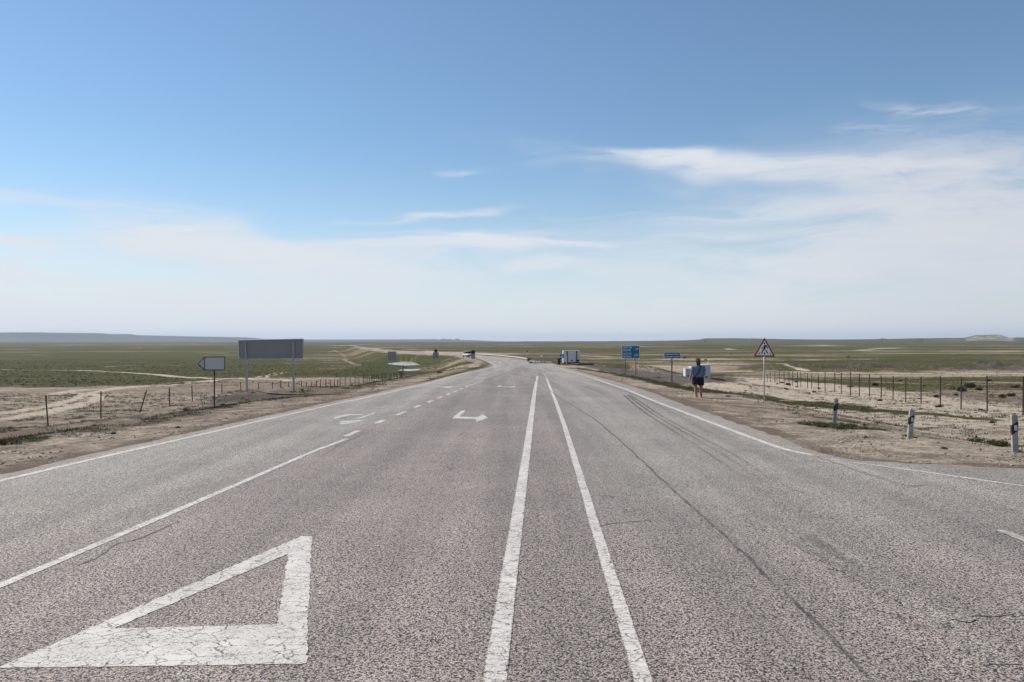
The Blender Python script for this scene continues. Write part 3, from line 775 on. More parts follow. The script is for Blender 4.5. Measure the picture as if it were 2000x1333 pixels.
def strip(name, pts, width, material, lift=.004, jit=.006, fades=None, wander=0.0):
    pts = resample([(float(a), float(b)) for a, b in pts], .12)
    vs_, fs, uvs, fd = [], [], [], []
    n = len(pts); s = 0
    for i, p in enumerate(pts):
        a = pts[max(i - 1, 0)]; b = pts[min(i + 1, n - 1)]
        tx, ty = b[0] - a[0], b[1] - a[1]; l = math.hypot(tx, ty) or 1; nx, ny = -ty / l, tx / l
        if i: s += math.hypot(p[0] - pts[i - 1][0], p[1] - pts[i - 1][1])
        w = width(i / (n - 1)) if callable(width) else width
        wx = mnoise.noise(Vector((p[0] * 1.3, p[1] * 1.3, 5))) * wander
        for k, sd_ in ((0, -1), (1, 1)):
            j = mnoise.noise(Vector((p[0] * 9, p[1] * 9, k * 7.0))) * jit
            q = (p[0] + nx * (w / 2 * sd_ + j + wx), p[1] + ny * (w / 2 * sd_ + j + wx))
            vs_.append((q[0], q[1], rz(q[1]) + lift * (1 if q[1] < 60 else 3))); uvs.append((k, s))
            u = i / (n - 1); fd.append(np.interp(u, *fades) if fades else 1.0)
        if i: k = 2 * i; fs.append((k - 2, k - 1, k + 1, k))
    me = bpy.data.meshes.new(name); me.from_pydata(vs_, [], fs); me.update()
    uvl = me.uv_layers.new(name='UVMap')
    for lp in me.loops: uvl.data[lp.index].uv = uvs[lp.vertex_index]
    at2 = me.attributes.new('fade', 'FLOAT', 'POINT'); at2.data.foreach_set('value', np.array(fd, np.float32))
    if me.polygons[0].normal.z < 0: me.flip_normals()
    o = link(name, me, material); o['kind'] = 'structure'
    return o
def patch(name, polys, material, lift=.004, cuts=0, jit=.0):
    """filled flat shape(s) on the road"""
    bm = bmesh.new()
    for poly in polys:
        vsx = [bm.verts.new((p[0], p[1], rz(p[1]) + lift)) for p in poly]; bm.faces.new(vsx)
    bmesh.ops.remove_doubles(bm, verts=bm.verts, dist=.002)
    bmesh.ops.triangulate(bm, faces=bm.faces)
    for _ in range(cuts):
        bmesh.ops.subdivide_edges(bm, edges=[e for e in bm.edges if e.calc_length() > .05], cuts=1, use_grid_fill=True)
        bmesh.ops.triangulate(bm, faces=bm.faces)
    for v in bm.verts:
        if v.is_boundary:
            v.co.x += mnoise.noise(v.co * 14) * jit + mnoise.noise(v.co * 45) * jit * .7; v.co.y += mnoise.noise(v.co * 14 + Vector((5, 3, 1))) * jit
        v.co.z = rz(v.co.y) + lift
    for f in bm.faces:
        f.normal_update()
        if f.normal.z < 0: f.normal_flip()
    me = bpy.data.meshes.new(name); bm.to_mesh(me); bm.free()
    uvl = me.uv_layers.new(name='UVMap')
    for d in uvl.data: d.uv = (.5, .5)
    o = link(name, me, material); o['kind'] = 'structure'
    return o
LS = spline(LLINE, 6)
strip('left_edge_line', [(LLINE[0][0] - .25, 3)] + LS, .165, M_paint, wander=.01)
strip('right_edge_line', spline(RLINE, 6), .17, M_paint, wander=.02)
strip('right_edge_line', spline(RLINE2, 6), .10, M_paint, wander=.02)
strip('centre_line', R_([(-300, 1272), (0, 1145), (332, 1003.5), (616, 880.5), (677, 858)]), .13, M_paint_worn if False else M_paint)
strip('lane_line', R_([(962, 1345), (965, 1333), (1029, 880), (1050, 735)]), .175, M_paint)
strip('lane_line', R_([(1261, 1345), (1257, 1333), (1117, 880), (1102, 831), (1087, 789), (1076, 762), (1068, 741)]), .135, M_paint, wander=.008)
strip('lane_line', R_([(1068, 741), (1064, 733), (1059, 727)]), .10, M_paint_worn)
strip('centre_line', R_([(941, 742), (960, 735.5), (985, 727), (1000, 720.5), (1008, 716.8)]), .12, M_paint_far, .006)
strip('stop_line', R_([(985, 727.4), (1015, 729.5), (1052, 732.3)]), .22, M_paint_worn, .006)
# dashes along the turning lane
dash = [(567, 577, 90), (733, 512, 85), (860, 457, 60), (960, 419, 55), (1038, 388, 45), (1102, 361, 35), (1157, 339, 33), (1205, 320, 28), (1245, 303, 25), (1281, 290, 22), (1312, 279, 20), (1340, 268, 18), (1362, 259, 16)]
ends = [(687, 847.5, 34)] + [(600 + x / 4, 680 + y / 4, w / 4) for x, y, w in dash]
CLs = R_([(677, 858), (704, 842.7), (740, 825.8), (780, 808.6), (815, 795.4), (860, 776.5), (901, 760.2), (935, 747), (960, 735.5)])
prev = None
for (px, py, w) in ends:
    slope = -.43
    a = un_road(px - w * .36, py - w * .36 * slope); b = un_road(px + w * .36, py + w * .36 * slope)
    o = strip('lane_dash', [a, b], .17, M_paint)
# arrows
def crop(l): return [un_road(600 + x / 4, 680 + y / 4) for x, y in l]
AR = crop([(1207, 489), (1238, 490), (1188, 538), (1128, 552)]); AR2 = crop([(1128, 552), (1188, 538), (1330, 541), (1325, 558)]); AR3 = crop([(1370, 520), (1414, 548), (1312, 582), (1325, 558), (1330, 541)])
patch('turn_arrow', [AR, AR2, AR3], M_paint, cuts=3, jit=.012)
cx_, cy_ = AR[3]
for (px, py, s_) in ((969.5, 756.3, 1.0), (997, 736.3, .75)):
    qx, qy = un_road(px, py)
    mv = lambda P_: [(qx + (x - cx_) * s_, qy + (y - cy_) * s_) for x, y in P_]
    patch('turn_arrow', [mv(AR), mv(AR2), mv(AR3)], M_paint_worn, .006, cuts=2, jit=.012)
patch('faded_arrow', [crop([(190, 558), (230, 533), (330, 515), (340, 527), (240, 550)]), crop([(330, 515), (440, 520), (440, 526), (340, 527)]),
                      crop([(250, 575), (295, 570), (300, 597), (260, 597)]), crop([(295, 570), (430, 565), (435, 570), (300, 597)]),
                      crop([(360, 558), (385, 550), (450, 530), (520, 505), (540, 508), (440, 545)])], M_paint_ghost, cuts=3, jit=.05)
patch('faded_arrow', [crop([(1015, 302), (1140, 300), (1145, 303), (1095, 306), (1020, 306)]), crop([(1060, 308), (1095, 306), (1145, 303), (1110, 315), (1075, 315)])], M_paint_ghost, .008, cuts=3, jit=.06)
patch('faded_arrow', [crop([(1275, 231), (1340, 226), (1342, 230), (1280, 234)])], M_paint_ghost, .01, cuts=3, jit=.08)
0 and patch('faded_line', [R_([(1945, 1036), (1960, 1038), (2010, 1052), (2010, 1064), (1975, 1052)])], M_paint_ghost, cuts=4, jit=.03)
# give-way triangle
o0, o1, o2, o3 = R_([(-6, 1307), (598, 1298), (609, 1049), (588, 1049)]); i0, i1, i2 = R_([(222, 1229), (541, 1221), (563, 1083)])
patch('give_way_triangle', [[o0, o1, i1, i0], [o1, o2, i2, i1], [o2, o3, i2], [o3, o0, i0, i2]], M_paint, cuts=6, jit=.018)
# tar seam and tyre marks
strip('tar_seam', spline(R_([(1014, 715.5), (1022, 722), (1030, 733), (1048, 744), (1080, 768), (1115, 790), (1160, 819), (1215, 865), (1300, 945), (1400, 1034), (1500, 1128), (1600, 1222), (1716, 1345)]), 8), lambda u: .035 + .03 * u, M_seam, .005, .015, wander=.03)
for off, op in ((0, 1), (12, 1), (22, .8)):
    strip('tyre_mark', spline(R_([(1218 + off * .5, 772), (1235 + off * .8, 787), (1262 + off, 808), (1305 + off * 1.3, 836), (1370 + off * 2, 878), (1440 + off * 2.4, 925), (1500 + off * 3, 962)]), 6), .10, M_skid, .006 + off * .0001, .02, ([0, .3, .5, .8, 1], [1, 1, .6, .45, 0]))
strip('tyre_mark', spline(R_([(1540, 1025), (1620, 1075), (1720, 1135), (1850, 1230), (1960, 1300)]), 6), .26, M_skid, .005, .05, ([0, .2, .5, 1], [0, .55, .3, .2]))
strip('tyre_mark', spline(R_([(1400, 985), (1550, 1060), (1760, 1170), (1900, 1215)]), 6), .16, M_skid, .007, .05, ([0, .2, .7, 1], [0, .3, .4, 0]))
strip('tyre_mark', spline(R_([(1150, 740), (1200, 757), (1255, 778), (1330, 815), (1450, 880)]), 6), .15, M_skid, .008, .05, ([0, .2, .7, 1], [0, .35, .2, 0]))
strip('tyre_mark', spline(R_([(1045, 728), (1062, 735), (1100, 745), (1180, 770)]), 6), .2, M_skid, .008, .05, ([0, .2, .7, 1], [0, .35, .2, 0]))
strip('scuffed_patch', spline(R_([(1600, 889), (1640, 902), (1700, 922), (1790, 950)]), 6), .35, M_dustmark, .007, .12, ([0, .3, .7, 1], [0, .55, .3, 0]))
strip('short_white_line', R_([(1952, 1036), (1975, 1045), (2020, 1063), (2080, 1085)]), .13, M_paint_worn, .006, .03)
strip('pavement_crack', spline(R_([(150, 1106), (180, 1090), (230, 1063), (262, 1056), (310, 1035), (350, 1018)]), 5), .03, M_seam, .005, .03, ([0, .5, 1], [.9, 1, .5]), wander=.08)
strip('pavement_crack', spline(R_([(620, 896), (660, 872), (700, 852), (730, 838)]), 5), .035, M_seam, .005, .03, ([0, .5, 1], [.5, .8, .3]), wander=.08)
strip('pavement_crack', spline(R_([(1172, 1030), (1200, 1023), (1240, 1019), (1275, 1016)]), 5), .02, M_seam, .005, .02, ([0, .5, 1], [.8, .8, .2]), wander=.05)
strip('pavement_crack', spline(R_([(1865, 1207), (1905, 1205), (1950, 1206), (1985, 1200)]), 5), .02, M_seam, .005, .02, ([0, .5, 1], [.3, .9, .2]), wander=.05)

# ------------------------------------------------------------------ ponds
M_water, t, b = mat('pond_water')
b.inputs['Base Color'].default_value = (.34, .34, .31, 1); b.inputs['Roughness'].default_value = .2; b.inputs['Specular IOR Level'].default_value = .8
t.put(b.inputs['Normal'], t.bump(t.noise(t.new('ShaderNodeNewGeometry').outputs['Position'], 3, 3, .5), .12, .02))
for nm, pw, zw in (('pond_water', POND1W, ZP1), ('pond_water', POND2W, ZP2)):
    ps = spline(pw + [pw[0]], 3)[:-1]
    ps = [(a_ + mnoise.noise(Vector((a_, b_x, 1))) * 1.2, b_x + mnoise.noise(Vector((a_, b_x, 7))) * 1.6) for a_, b_x in dense(ps, .35)]
    me = bpy.data.meshes.new(nm); c0 = (sum(p[0] for p in ps) / len(ps), sum(p[1] for p in ps) / len(ps))
    r = delaunay_2d_cdt([Vector(p) for p in ps], [(i, (i + 1) % len(ps)) for i in range(len(ps))], [], 1, 1e-4)
    me.from_pydata([(v.x, v.y, zw) for v in r[0]], [], [tuple(f) for f in r[2]]); me.update()
    if me.polygons[0].normal.z < 0: me.flip_normals()
    tag(link(nm, me, M_water), kind='structure')

#@@OBJECTS@@
ORD = 'first second third fourth fifth sixth seventh eighth ninth tenth eleventh twelfth thirteenth fourteenth fifteenth sixteenth seventeenth eighteenth nineteenth twentieth twenty-first twenty-second twenty-third twenty-fourth'.split()
# ------------------------------------------------------------------ fence posts
def angle_iron(h, w=.05, th=.007):
    m = MB(); m.box((0, -w / 2 + th / 2, h / 2), (w, th, h)); m.box((-w / 2 + th / 2, .0005, h / 2), (th, w - th - .001, h))
    return m
def un_line(px, x_of):  # walk the fence line until the pixel column is reached
    d = np.geomspace(8, 400, 4000); i = int(np.argmin(np.abs(CXP + FPX * x_of(d) / d - px))); return float(x_of(d[i])), float(d[i])
LF = [(95, 773, 838, .07), (197, 764.5, 823, 0), (270.5, 760.5, 813, -.30), (331.5, 757, 805.5, .01), (376.5, 754, 801, .03), (433.4, 749.6, 0, 0), (470.4, 747, 0, 0), (506.8, 748.2, 0, .05), (532.4, 746.6, 0, 0),
      (547.4, 743, 0, -.02), (564, 746.4, 0, .02), (589, 745, 0, 0), (598.6, 747, 0, 0), (608.6, 746, 0, .02), (617.2, 744.2, 0, -.02), (626, 741, 0, 0), (636.4, 740.6, 0, 0), (645.4, 741.6, 0, .02), (652.8, 740, 0, 0),
      (659.8, 741, 0, 0), (663.8, 738, 0, -.02), (674.2, 737.6, 0, 0), (684, 737, 0, 0), (693.6, 735.4, 0, 0), (701.3, 734, 0, .02), (709.6, 731.6, 0, 0), (713, 733, 0, 0), (717.2, 731.8, 0, 0), (721, 733, 0, 0), (725.3, 731, 0, 0),
      (728.5, 732, 0, 0), (732, 731, 0, .03), (735.2, 731, 0, 0), (739.5, 730, 0, 0), (744.8, 729.5, 0, 0), (747.2, 730, 0, 0), (750.4, 728.6, 0, 0), (753.9, 729, 0, 0), (760.8, 728.6, 0, 0), (763.5, 728.2, 0, .02), (770, 728, 0, 0), (774, 727.6, 0, 0), (777, 727.4, 0, 0), (780, 727.2, 0, 0)]
fence_x = lambda d: -18.0 + 0 * d
spec = {0: 'slightly leaning dark steel fence post, nearest the left edge of the photo', 1: 'upright dark steel fence post left of the strongly leaning one',
        2: 'dark steel fence post leaning strongly to the right', 3: 'upright dark steel fence post just right of the strongly leaning one', 4: 'dark steel fence post just left of the black arrow sign pole'}
base_m = angle_iron(1.0).mesh('fence_post_mesh'); base_m.materials.append(M_post)
for i, (px, top, bot, lean) in enumerate(LF):
    x, y = un_line(px, fence_x); zt = CAMH - (top - CYP) / FPX * y; zb = H(x, y) - .15
    if zt - zb < .8: zb = zt - 1.0
    o = bpy.data.objects.new('fence_post', base_m); COL.objects.link(o)
    o.location = (x, y, zb); o.scale = (1.0 if y < 60 else 1.15, 1, zt - zb); o.rotation_euler = (0, -lean if False else (lean * -1), 0.3)
    if i == 2: o.rotation_euler = (0, .29, 0)
    tag(o, spec.get(i, '%s dark post of the left fence, counted from the left edge of the photo' % ORD[i] if i < 22 else 'thin dark post in the close row running off beside the green meadow'), 'fence post', 'steel posts of the left fence')
RF = [1998, 1928.3, 1876.8, 1836.8, 1798.8, 1768.7, 1744.4, 1721.4, 1698.4, 1678.6, 1661.2, 1643.3, 1630.1, 1611.7, 1598.6, 1585, 1577.2, 1564, 1557.6, 1548, 1540.8, 1531.5, 1522, 1513.4, 1504.4, 1498.8, 1487.2, 1484, 1480, 1476, 1471, 1466.6]
RT = [735.5, 734.2, 737, 735.3, 736.3, 737, 734.5, 734.7, 731.9, 729.8, 727.3, 728.8, 728.2, 727.7, 732, 732.4, 729, 727, 726.8, 726.2, 724.2, 726, 726.4, 726.8, 728.2, 731, 737.5, 737, 737.5, 736.8, 736.8, 736.2]
rfx = lambda d: 17.2 + .18 * d
for i, (px, top) in enumerate(zip(RF, RT)):
    x, y = un_line(px, rfx); zt = CAMH - (top - CYP) / FPX * y; zb = min(H(x, y) - .12, zt - .9)
    o = bpy.data.objects.new('fence_post', base_m); COL.objects.link(o)
    o.location = (x, y, zb); o.scale = (1.0 if y < 60 else 1.15, 1, zt - zb); o.rotation_euler = (0, random.Random(i).uniform(-.012, .012), .2)
    tag(o, 'dark steel fence post at the very right edge of the photo' if i == 0 else ('%s dark post of the right fence, counted from the right edge of the photo' % ORD[i] if i < 20 else 'thin far post of the right fence, near the warning triangle'), 'fence post', 'steel posts of the right fence')

# ------------------------------------------------------------------ signs seen from behind, left
def pole_at(px, d, py_top, mat_, r, parent, name='pole', lean=0):
    pass
x, y = -11.2, 30.0; g = H(x, y)
S_ = y / FPX; zpx = lambda py, yy: CAMH - (py - CYP) * yy / FPX; xpx = lambda px, yy: (px - CXP) * yy / FPX
r = tag(empty('direction_sign', (xpx(418.7, y), y, g)), 'small grey arrow-shaped sign with black rim seen from behind on a black pole', 'sign')
L_ = lambda px, py: (xpx(px, y) - r.location.x, zpx(py, y) - g)
m = MB(); m.tube([(0, 0, -.3), (0, 0, zpx(699, y) - g)], .026, 10); m.build('pole', M_darksteel, r)
out = [L_(388, 710.4), L_(401, 697.8), L_(440.5, 697.3), L_(440.5, 722.6), L_(400.5, 723)]
MB().prism(out, -.075, -.06).build('panel', simple('grey_sheet_back', (.60, .57, .53), .55, 0, .02, 2), r)
m = MB()
for a, b in zip(out, out[1:] + out[:1]):
    m.tube([(a[0], -.085, a[1]), (b[0], -.085, b[1])], .014, 6)
m.tube([(L_(400.9, 0)[0], -.085, L_(0, 698)[1]), (L_(400.9, 0)[0], -.085, L_(0, 723)[1])], .012, 6)
m.build('rim', M_darksteel, r)
[MB().box((0, -.045, L_(0, p)[1]), (.11, .05, .03)).build('bracket', M_darksteel, r) for p in (703, 717)]

y = 38.0
xa, xb = xpx(483, y), xpx(574, y); g = min(H(xa, y), H(xb, y))
r = tag(empty('road_sign_board', ((xa + xb) / 2, y, g)), 'wide grey metal sign board seen from behind, standing on two steel poles', 'sign')
ox = r.location.x
for px0, px1, pt in ((483, 479.6, 664), (574, 573.2, 662.6)):
    m = MB(); h = zpx(pt, y) - g
    m.box((0, 0, (h - .3) / 2 - .15), (.082, .07, h + .3)); 
    o = m.build('pole', M_galv, r); o.location = (xpx(px0, y) - ox, -.02, 0); o.rotation_euler = (0, (xpx(px1, y) - xpx(px0, y)) / h, 0)
pl = [(xpx(465.6, y) - ox, zpx(665, y) - g), (xpx(591.6, y) - ox, zpx(662.6, y) - g), (xpx(591.2, y) - ox, zpx(699.4, y) - g), (xpx(466.6, y) - ox, zpx(700.4, y) - g)]
MB().prism(pl, .03, .045).build('panel', M_galvback, r)
m = MB()
for a, b in zip(pl, pl[1:] + pl[:1]):
    m.tube([(a[0], .02, a[1]), (b[0], .02, b[1])], .028, 4)
m.build('rim', M_galv, r)
m = MB(); w0, w1 = pl[0][0] + .1, pl[1][0] - .1
for zz in (pl[0][1] - .10, pl[3][1] + .10): m.box(((w0 + w1) / 2, .02, zz), (w1 - w0, .02, .045))
m.build('stiffener', M_galvback, r)
for px in (480, 574):
    for q in (670, 694): MB().box((xpx(px, y) - ox, -.062, zpx(q, y) - g), (.12, .015, .03)).build('bracket', M_galv, r)

def back_sign(label, px0, px1, py0, py1, d, knob=False):
    x = xpx((px0 + px1) / 2, d); g = H(x, d)
    r = tag(empty('road_sign', (x, d, g)), label, 'sign')
    w = xpx(px1, d) - xpx(px0, d); zt, zb_ = zpx(py0, d) - g, zpx(py1, d) - g
    MB().box((0, 0, (zt + .1) / 2 - .2), (.06, .05, zt + .3)).build('pole', M_galv, r)
    MB().box((0, .045, (zt + zb_) / 2), (w, .012, zt - zb_), bevel=.004).build('panel', M_galvback, r)
    m = MB()
    for sx_ in (-1, 1): m.box((sx_ * (w / 2 - .02), .03, (zt + zb_) / 2), (.03, .03, zt - zb_ - .01))
    for q in (.2, .8): m.box((0, .031, zb_ + (zt - zb_) * q), (w - .08, .02, .04))
    m.build('stiffener', M_galv, r)
    if knob:
        MB().tube([(0, .03, zt + knob * .8), (0, .045, zt + knob * .8)], knob, 20).build('round_panel', M_darksteel, r)
    return r
back_sign('square grey sign seen from behind on a tall pole in front of the pond', 757, 774, 687, 704.4, 70)
back_sign('small square grey sign back on the grassy inner bank of the bend', 845.6, 856.8, 688.6, 701, 105, .22)
back_sign('small grey sign back with a dark round top beside the far white car', 920.2, 928, 691.5, 701.3, 160, .42)

# ------------------------------------------------------------------ blue signs, right
def blue_sign(name, label, d, px0, px1, py0, py1, poles, gp, matb, lines, rim=.03):
    x = xpx((px0 + px1) / 2, d); g = zpx(gp, d); gz = min(H(xpx(p, d), d) for p in poles); g = min(g, gz + .05)
    r = tag(empty(name, (x, d, g)), label, 'sign')
    w = xpx(px1, d) - xpx(px0, d); zt, zb_ = zpx(py0, d) - g, zpx(py1, d) - g
    for p in poles:
        m = MB(); m.box((0, .05, zt / 2 - .2), (.075, .06, zt + .35)); o = m.build('pole', M_pole, r); o.location.x = xpx(p, d) - x
    MB().box((0, 0, (zt + zb_) / 2), (w, .02, zt - zb_), bevel=.006).build('rim', M_letter, r)
    MB().box((0, -.0115, (zt + zb_) / 2), (w - rim * 2, .008, zt - zb_ - rim * 2)).build('panel', matb, r)
    for (txt, u, v, size, al, xs) in lines:
        text_mesh(txt, size * (zt - zb_), M_letter, r, 'lettering', (-w / 2 + u * w, -.0175, zt - v * (zt - zb_)), xs, al, .003)
    return r
M_pole = simple('olive_grey_pole', (.15, .145, .125), .6, .2, .15, 6)
blue_sign('distance_sign', 'large blue road sign with white town names and distances on two poles', 80, 1214.6, 1249.2, 675.6, 700.4, (1221.2, 1241.9), 730.5, M_blue, [
    ('ШЕТПЕ', .055, .155, .205, 'LEFT', 1.0), ('SHETPE', .055, .375, .205, 'LEFT', .93), ('АҚТАУ', .055, .645, .205, 'LEFT', 1.0), ('AKTAU', .055, .855, .205, 'LEFT', 1.0),
    ('64', .92, .255, .215, 'RIGHT', 1.0), ('227', .92, .745, .215, 'RIGHT', 1.0)], .035)
blue_sign('information_sign', 'low dark blue two-line sign on a single pole left of the walking person', 50, 1297, 1328.4, 688.8, 700.7, (1312.4,), 748, M_blue2, [
    ('Тазалықты сақтаңыз!', .5, .30, .26, 'CENTER', .86), ('Соблюдайте чистоту!', .5, .70, .26, 'CENTER', .86)], .012)

# ------------------------------------------------------------------ pedestrian warning triangle
d = 34.0; x = xpx(1493, d); g = H(x, d)
r = tag(empty('warning_sign', (x, d, g)), 'red-bordered white triangle with black walking figure on a thin grey pole', 'sign')
zt, zb_ = zpx(659.3, d) - g, zpx(697.3, d) - g; hw = xpx(1514.3, d) - x
MB().tube([(0, .035, -.3), (0, .035, zt - .12)], .028, 12).build('pole', M_galv, r, True)
def rtri(s, cz, hh, w, rr):
    c = [(-w * s, -hh / 3 * s), (w * s, -hh / 3 * s), (0, hh * 2 / 3 * s)]; out = []
    for i, p in enumerate(c):
        a = Vector(c[i - 1]) - Vector(p); b = Vector(c[(i + 1) % 3]) - Vector(p); a.normalize(); b.normalize()
        P0 = Vector(p) + a * rr; P1 = Vector(p) + b * rr
        for k in range(5):
            t_ = k / 4; q = P0.lerp(Vector(p), t_).lerp(Vector(p).lerp(P1, t_), t_); out.append((q.x, q.y + cz))
    return out
hh = zt - zb_; cz = zb_ + hh / 3
MB().prism(rtri(1, cz, hh, hw, .05), -.006, .006).build('rim', M_red, r)
MB().prism(rtri(.76, cz, hh, hw, .02), -.011, -.0065).build('panel', M_signw, r)
u = hh / 370.0      # crop units: triangle spans 370 high, centre x 408, base y 455
q = lambda px, py: ((px - 408) * u, zb_ + (455 - py) * u)
m = MB(); Y0, Y1 = -.0155, -.0115
cen = q(406, 200); m.prism([(cen[0] + 17 * u * math.cos(a_), cen[1] + 17 * u * math.sin(a_)) for a_ in np.linspace(0, 2 * math.pi, 16, endpoint=False)], Y0, Y1)
for poly in ([(392, 236), (420, 228), (436, 240), (426, 300), (400, 322), (388, 306), (398, 268)], [(428, 230), (444, 238), (468, 268), (474, 304), (460, 306), (454, 278), (430, 256)],
             [(392, 258), (384, 270), (352, 294), (352, 306), (362, 307), (394, 284)], [(388, 306), (406, 322), (378, 350), (364, 404), (344, 404), (360, 340)],
             [(416, 322), (432, 316), (456, 352), (482, 392), (470, 402), (440, 366)], [(286, 408), (316, 372), (332, 372), (312, 408)], [(394, 408), (394, 374), (420, 374), (420, 408)], [(498, 374), (514, 374), (542, 408), (520, 408)]):
    mm_ = [q(*p) for p in poly]; m.prism(mm_, Y0, Y1)
m.build('walking_figure', M_black, r)
[MB().box((0, .018, z_), (.13, .03, .03)).build('bracket', M_galv, r) for z_ in (zb_ + hh * .2, zb_ + hh * .62)]

# ------------------------------------------------------------------ striped marker posts
MARK = [((1629.5, 828), (1633.5, 779.5), (.09, .008), .155), ((1777, 857.5), (1780.8, 800.5), (0, 0), .155), ((1982.6, 885), (1980.6, 810.5), (0, 0), .155)]
lab = ['white marker post with a black band and dark red reflector, farthest from the camera', 'grey-white marker post with a black band and white reflector, middle one of the three', 'white marker post with a black band, nearest and at the right edge of the photo']
M_mpost = simple('chalky_white_post', (.35, .33, .31), .85, 0, .14, 9, (.25, .22, .19), .2)
M_refl_r = simple('dark_red_reflector', (.10, .008, .012), .35); M_refl_w = simple('white_reflector', (.62, .62, .62), .35)
for i, (b0, t0, _, w) in enumerate(MARK):
    x, y = un_g(*b0); g = H(x, y); h = (b0[1] - t0[1]) * y / FPX
    r = tag(empty('marker_post', (x, y, g)), lab[i], 'marker post', 'striped marker posts on the right verge')
    tl = (xpx(t0[0], y) - xpx(b0[0], y)) / h; r.rotation_euler = (0, math.atan(tl), (-.35, -.1, -.2)[i])
    w = (.116, .120, .122)[i]
    MB().box((0, 0, h / 2 - .15), (w, w * .62, h + .3), bevel=.012).build('post', M_mpost, r)
    yb = -w * .31 - .003; hw2 = w / 2 + .003
    for side, yy in ((0, yb), (1, -yb)):
        m = MB(); zc = h * .66; s_ = h * .055
        poly = [(-hw2, zc - h * .125 - s_), (hw2, zc - h * .125 + s_), (hw2, zc + h * .125 + s_), (-hw2, zc + h * .125 - s_)]
        m.prism(poly, yy - .0015 if side == 0 else yy - .0015, yy + .0015)
        m.build('black_band', M_black, r)
    [MB().box((sx_ * (w / 2 + .002), 0, zc + sx_ * s_), (.003, w * .62 - .004, h * .25)).build('black_band', M_black, r) for sx_ in (-1, 1)]
    MB().box((.012, yb - .006, zc), (w * .5, .008, h * .14), bevel=.002).build('reflector', M_refl_r if i == 0 else M_refl_w, r)
    MB().tube([(0, 0, h - .01), (0, 0, h + .035)], .012, 8).build('pin', M_rib, r)

# ------------------------------------------------------------------ bus shelter group in the middle distance
d = 146.0; g = -1.62
sx0, sx1 = xpx(1100, d), xpx(1132.3, d); xc = (sx0 + sx1) / 2; w = sx1 - sx0; h = zpx(685.2, d) - g
r = tag(empty('bus_shelter', (xc, d, g), math.radians(0)), 'grey concrete bus shelter seen from behind, with dark upright ribs', 'bus shelter')
MB().box((0, 0, h / 2 - .05), (w, .12, h - .1), bevel=.01).build('back_wall', M_conc, r)
MB().box((w / 2 - .06, .83, h / 2 - .05), (.12, 1.53, h - .1)).build('side_wall', M_white, r)
MB().box((-w / 2 + .06, .83, h / 2 - .05), (.12, 1.53, h - .1)).build('side_wall', M_white, r)
MB().box((0, .75, h + .0), (w + .12, 1.75, .08), bevel=.015).build('roof', M_conc, r)
for px in (1107.7, 1126.3):
    MB().box((xpx(px, d) - xc, -.10, h / 2 - .06), (.17, .075, h - .12)).build('rib', M_rib, r)
MB().box((0, -.085, .08), (w * .98, .05, .14)).build('footing', M_rib, r)
MB().box((w / 2 - .35, -.14, .45), (.45, .12, .3), bevel=.02).build('meter_box', M_darksteel, r)
x = xpx(1106.4, 143); r = tag(empty('white_post', (x, 143, g)), 'short white post standing in front of the bus shelter wall', 'post')
MB().box((0, 0, .62), (.15, .15, 1.3), bevel=.02).build('post', M_white, r); MB().box((0, 0, 1.285), (.19, .19, .04), bevel=.008).build('cap', M_conc, r)
x = xpx(1116.5, 143.5); r = tag(empty('litter_bin', (x, 143.5, g)), 'small dark pole and bucket bin in the middle of the shelter back wall', 'litter bin')
MB().tube([(0, 0, 0), (0, 0, .35)], .04, 8).build('leg', M_galv, r); MB().tube([(0, 0, .35), (0, 0, .62)], [.10, .14], 12).build('bucket', M_bin, r)
x = xpx(1092, 140); g2 = H(x, 140)
r = tag(empty('waste_bin', (x, 140, g2)), 'dark navy tapered waste bin left of the bus shelter', 'waste bin')
hb = zpx(700.2, 140) - g2
MB().tube([(0, 0, .06), (0, 0, hb - .08)], [.27, .40], 4).build('body', M_bin, r); r.children[0].rotation_euler.z = math.radians(45)
MB().box((0, 0, hb - .04), (.68, .68, .07), bevel=.02).build('lid', M_bin, r)
for sx_ in (-1, 1): MB().tube([(sx_ * .2 - .04, .15, .07), (sx_ * .2 + .04, .15, .07)], .07, 12).build('wheel', M_black, r)
# pedestrian crossing sign
dd = 141.0; x = xpx(1097.6, dd); g2 = H(x, dd)
r = tag(empty('crossing_sign', (x, dd, g2)), 'square blue pedestrian crossing sign on a pole beside the navy bin', 'sign')
zt, zb_ = zpx(692, dd) - g2, zpx(700, dd) - g2; w = .70
MB().tube([(0, .04, -.2), (0, .04, zt)], .035, 8).build('pole', M_galv, r)
MB().box((0, 0, (zt + zb_) / 2), (w, .02, zt - zb_), bevel=.005).build('panel', M_bluesq, r)
cz = (zt + zb_) / 2; s_ = (zt - zb_) / 2
MB().prism([(-.27, cz - s_ * .72), (.27, cz - s_ * .72), (0, cz + s_ * .78)], -.017, -.0125).build('white_triangle', M_letter, r)
m = MB(); [m.prism([(a[0] * s_, cz + a[1] * s_) for a in pl_], -.022, -.0175) for pl_ in ([(-.06, .45), (.06, .45), (.06, .32), (-.06, .32)], [(-.09, .28), (.10, .28), (.05, -.1), (-.08, -.1)], [(-.08, -.12), (.0, -.12), (-.12, -.6), (-.22, -.6)], [(.0, -.12), (.06, -.12), (.22, -.6), (.12, -.6)])]
m.build('walking_figure', M_black, r)
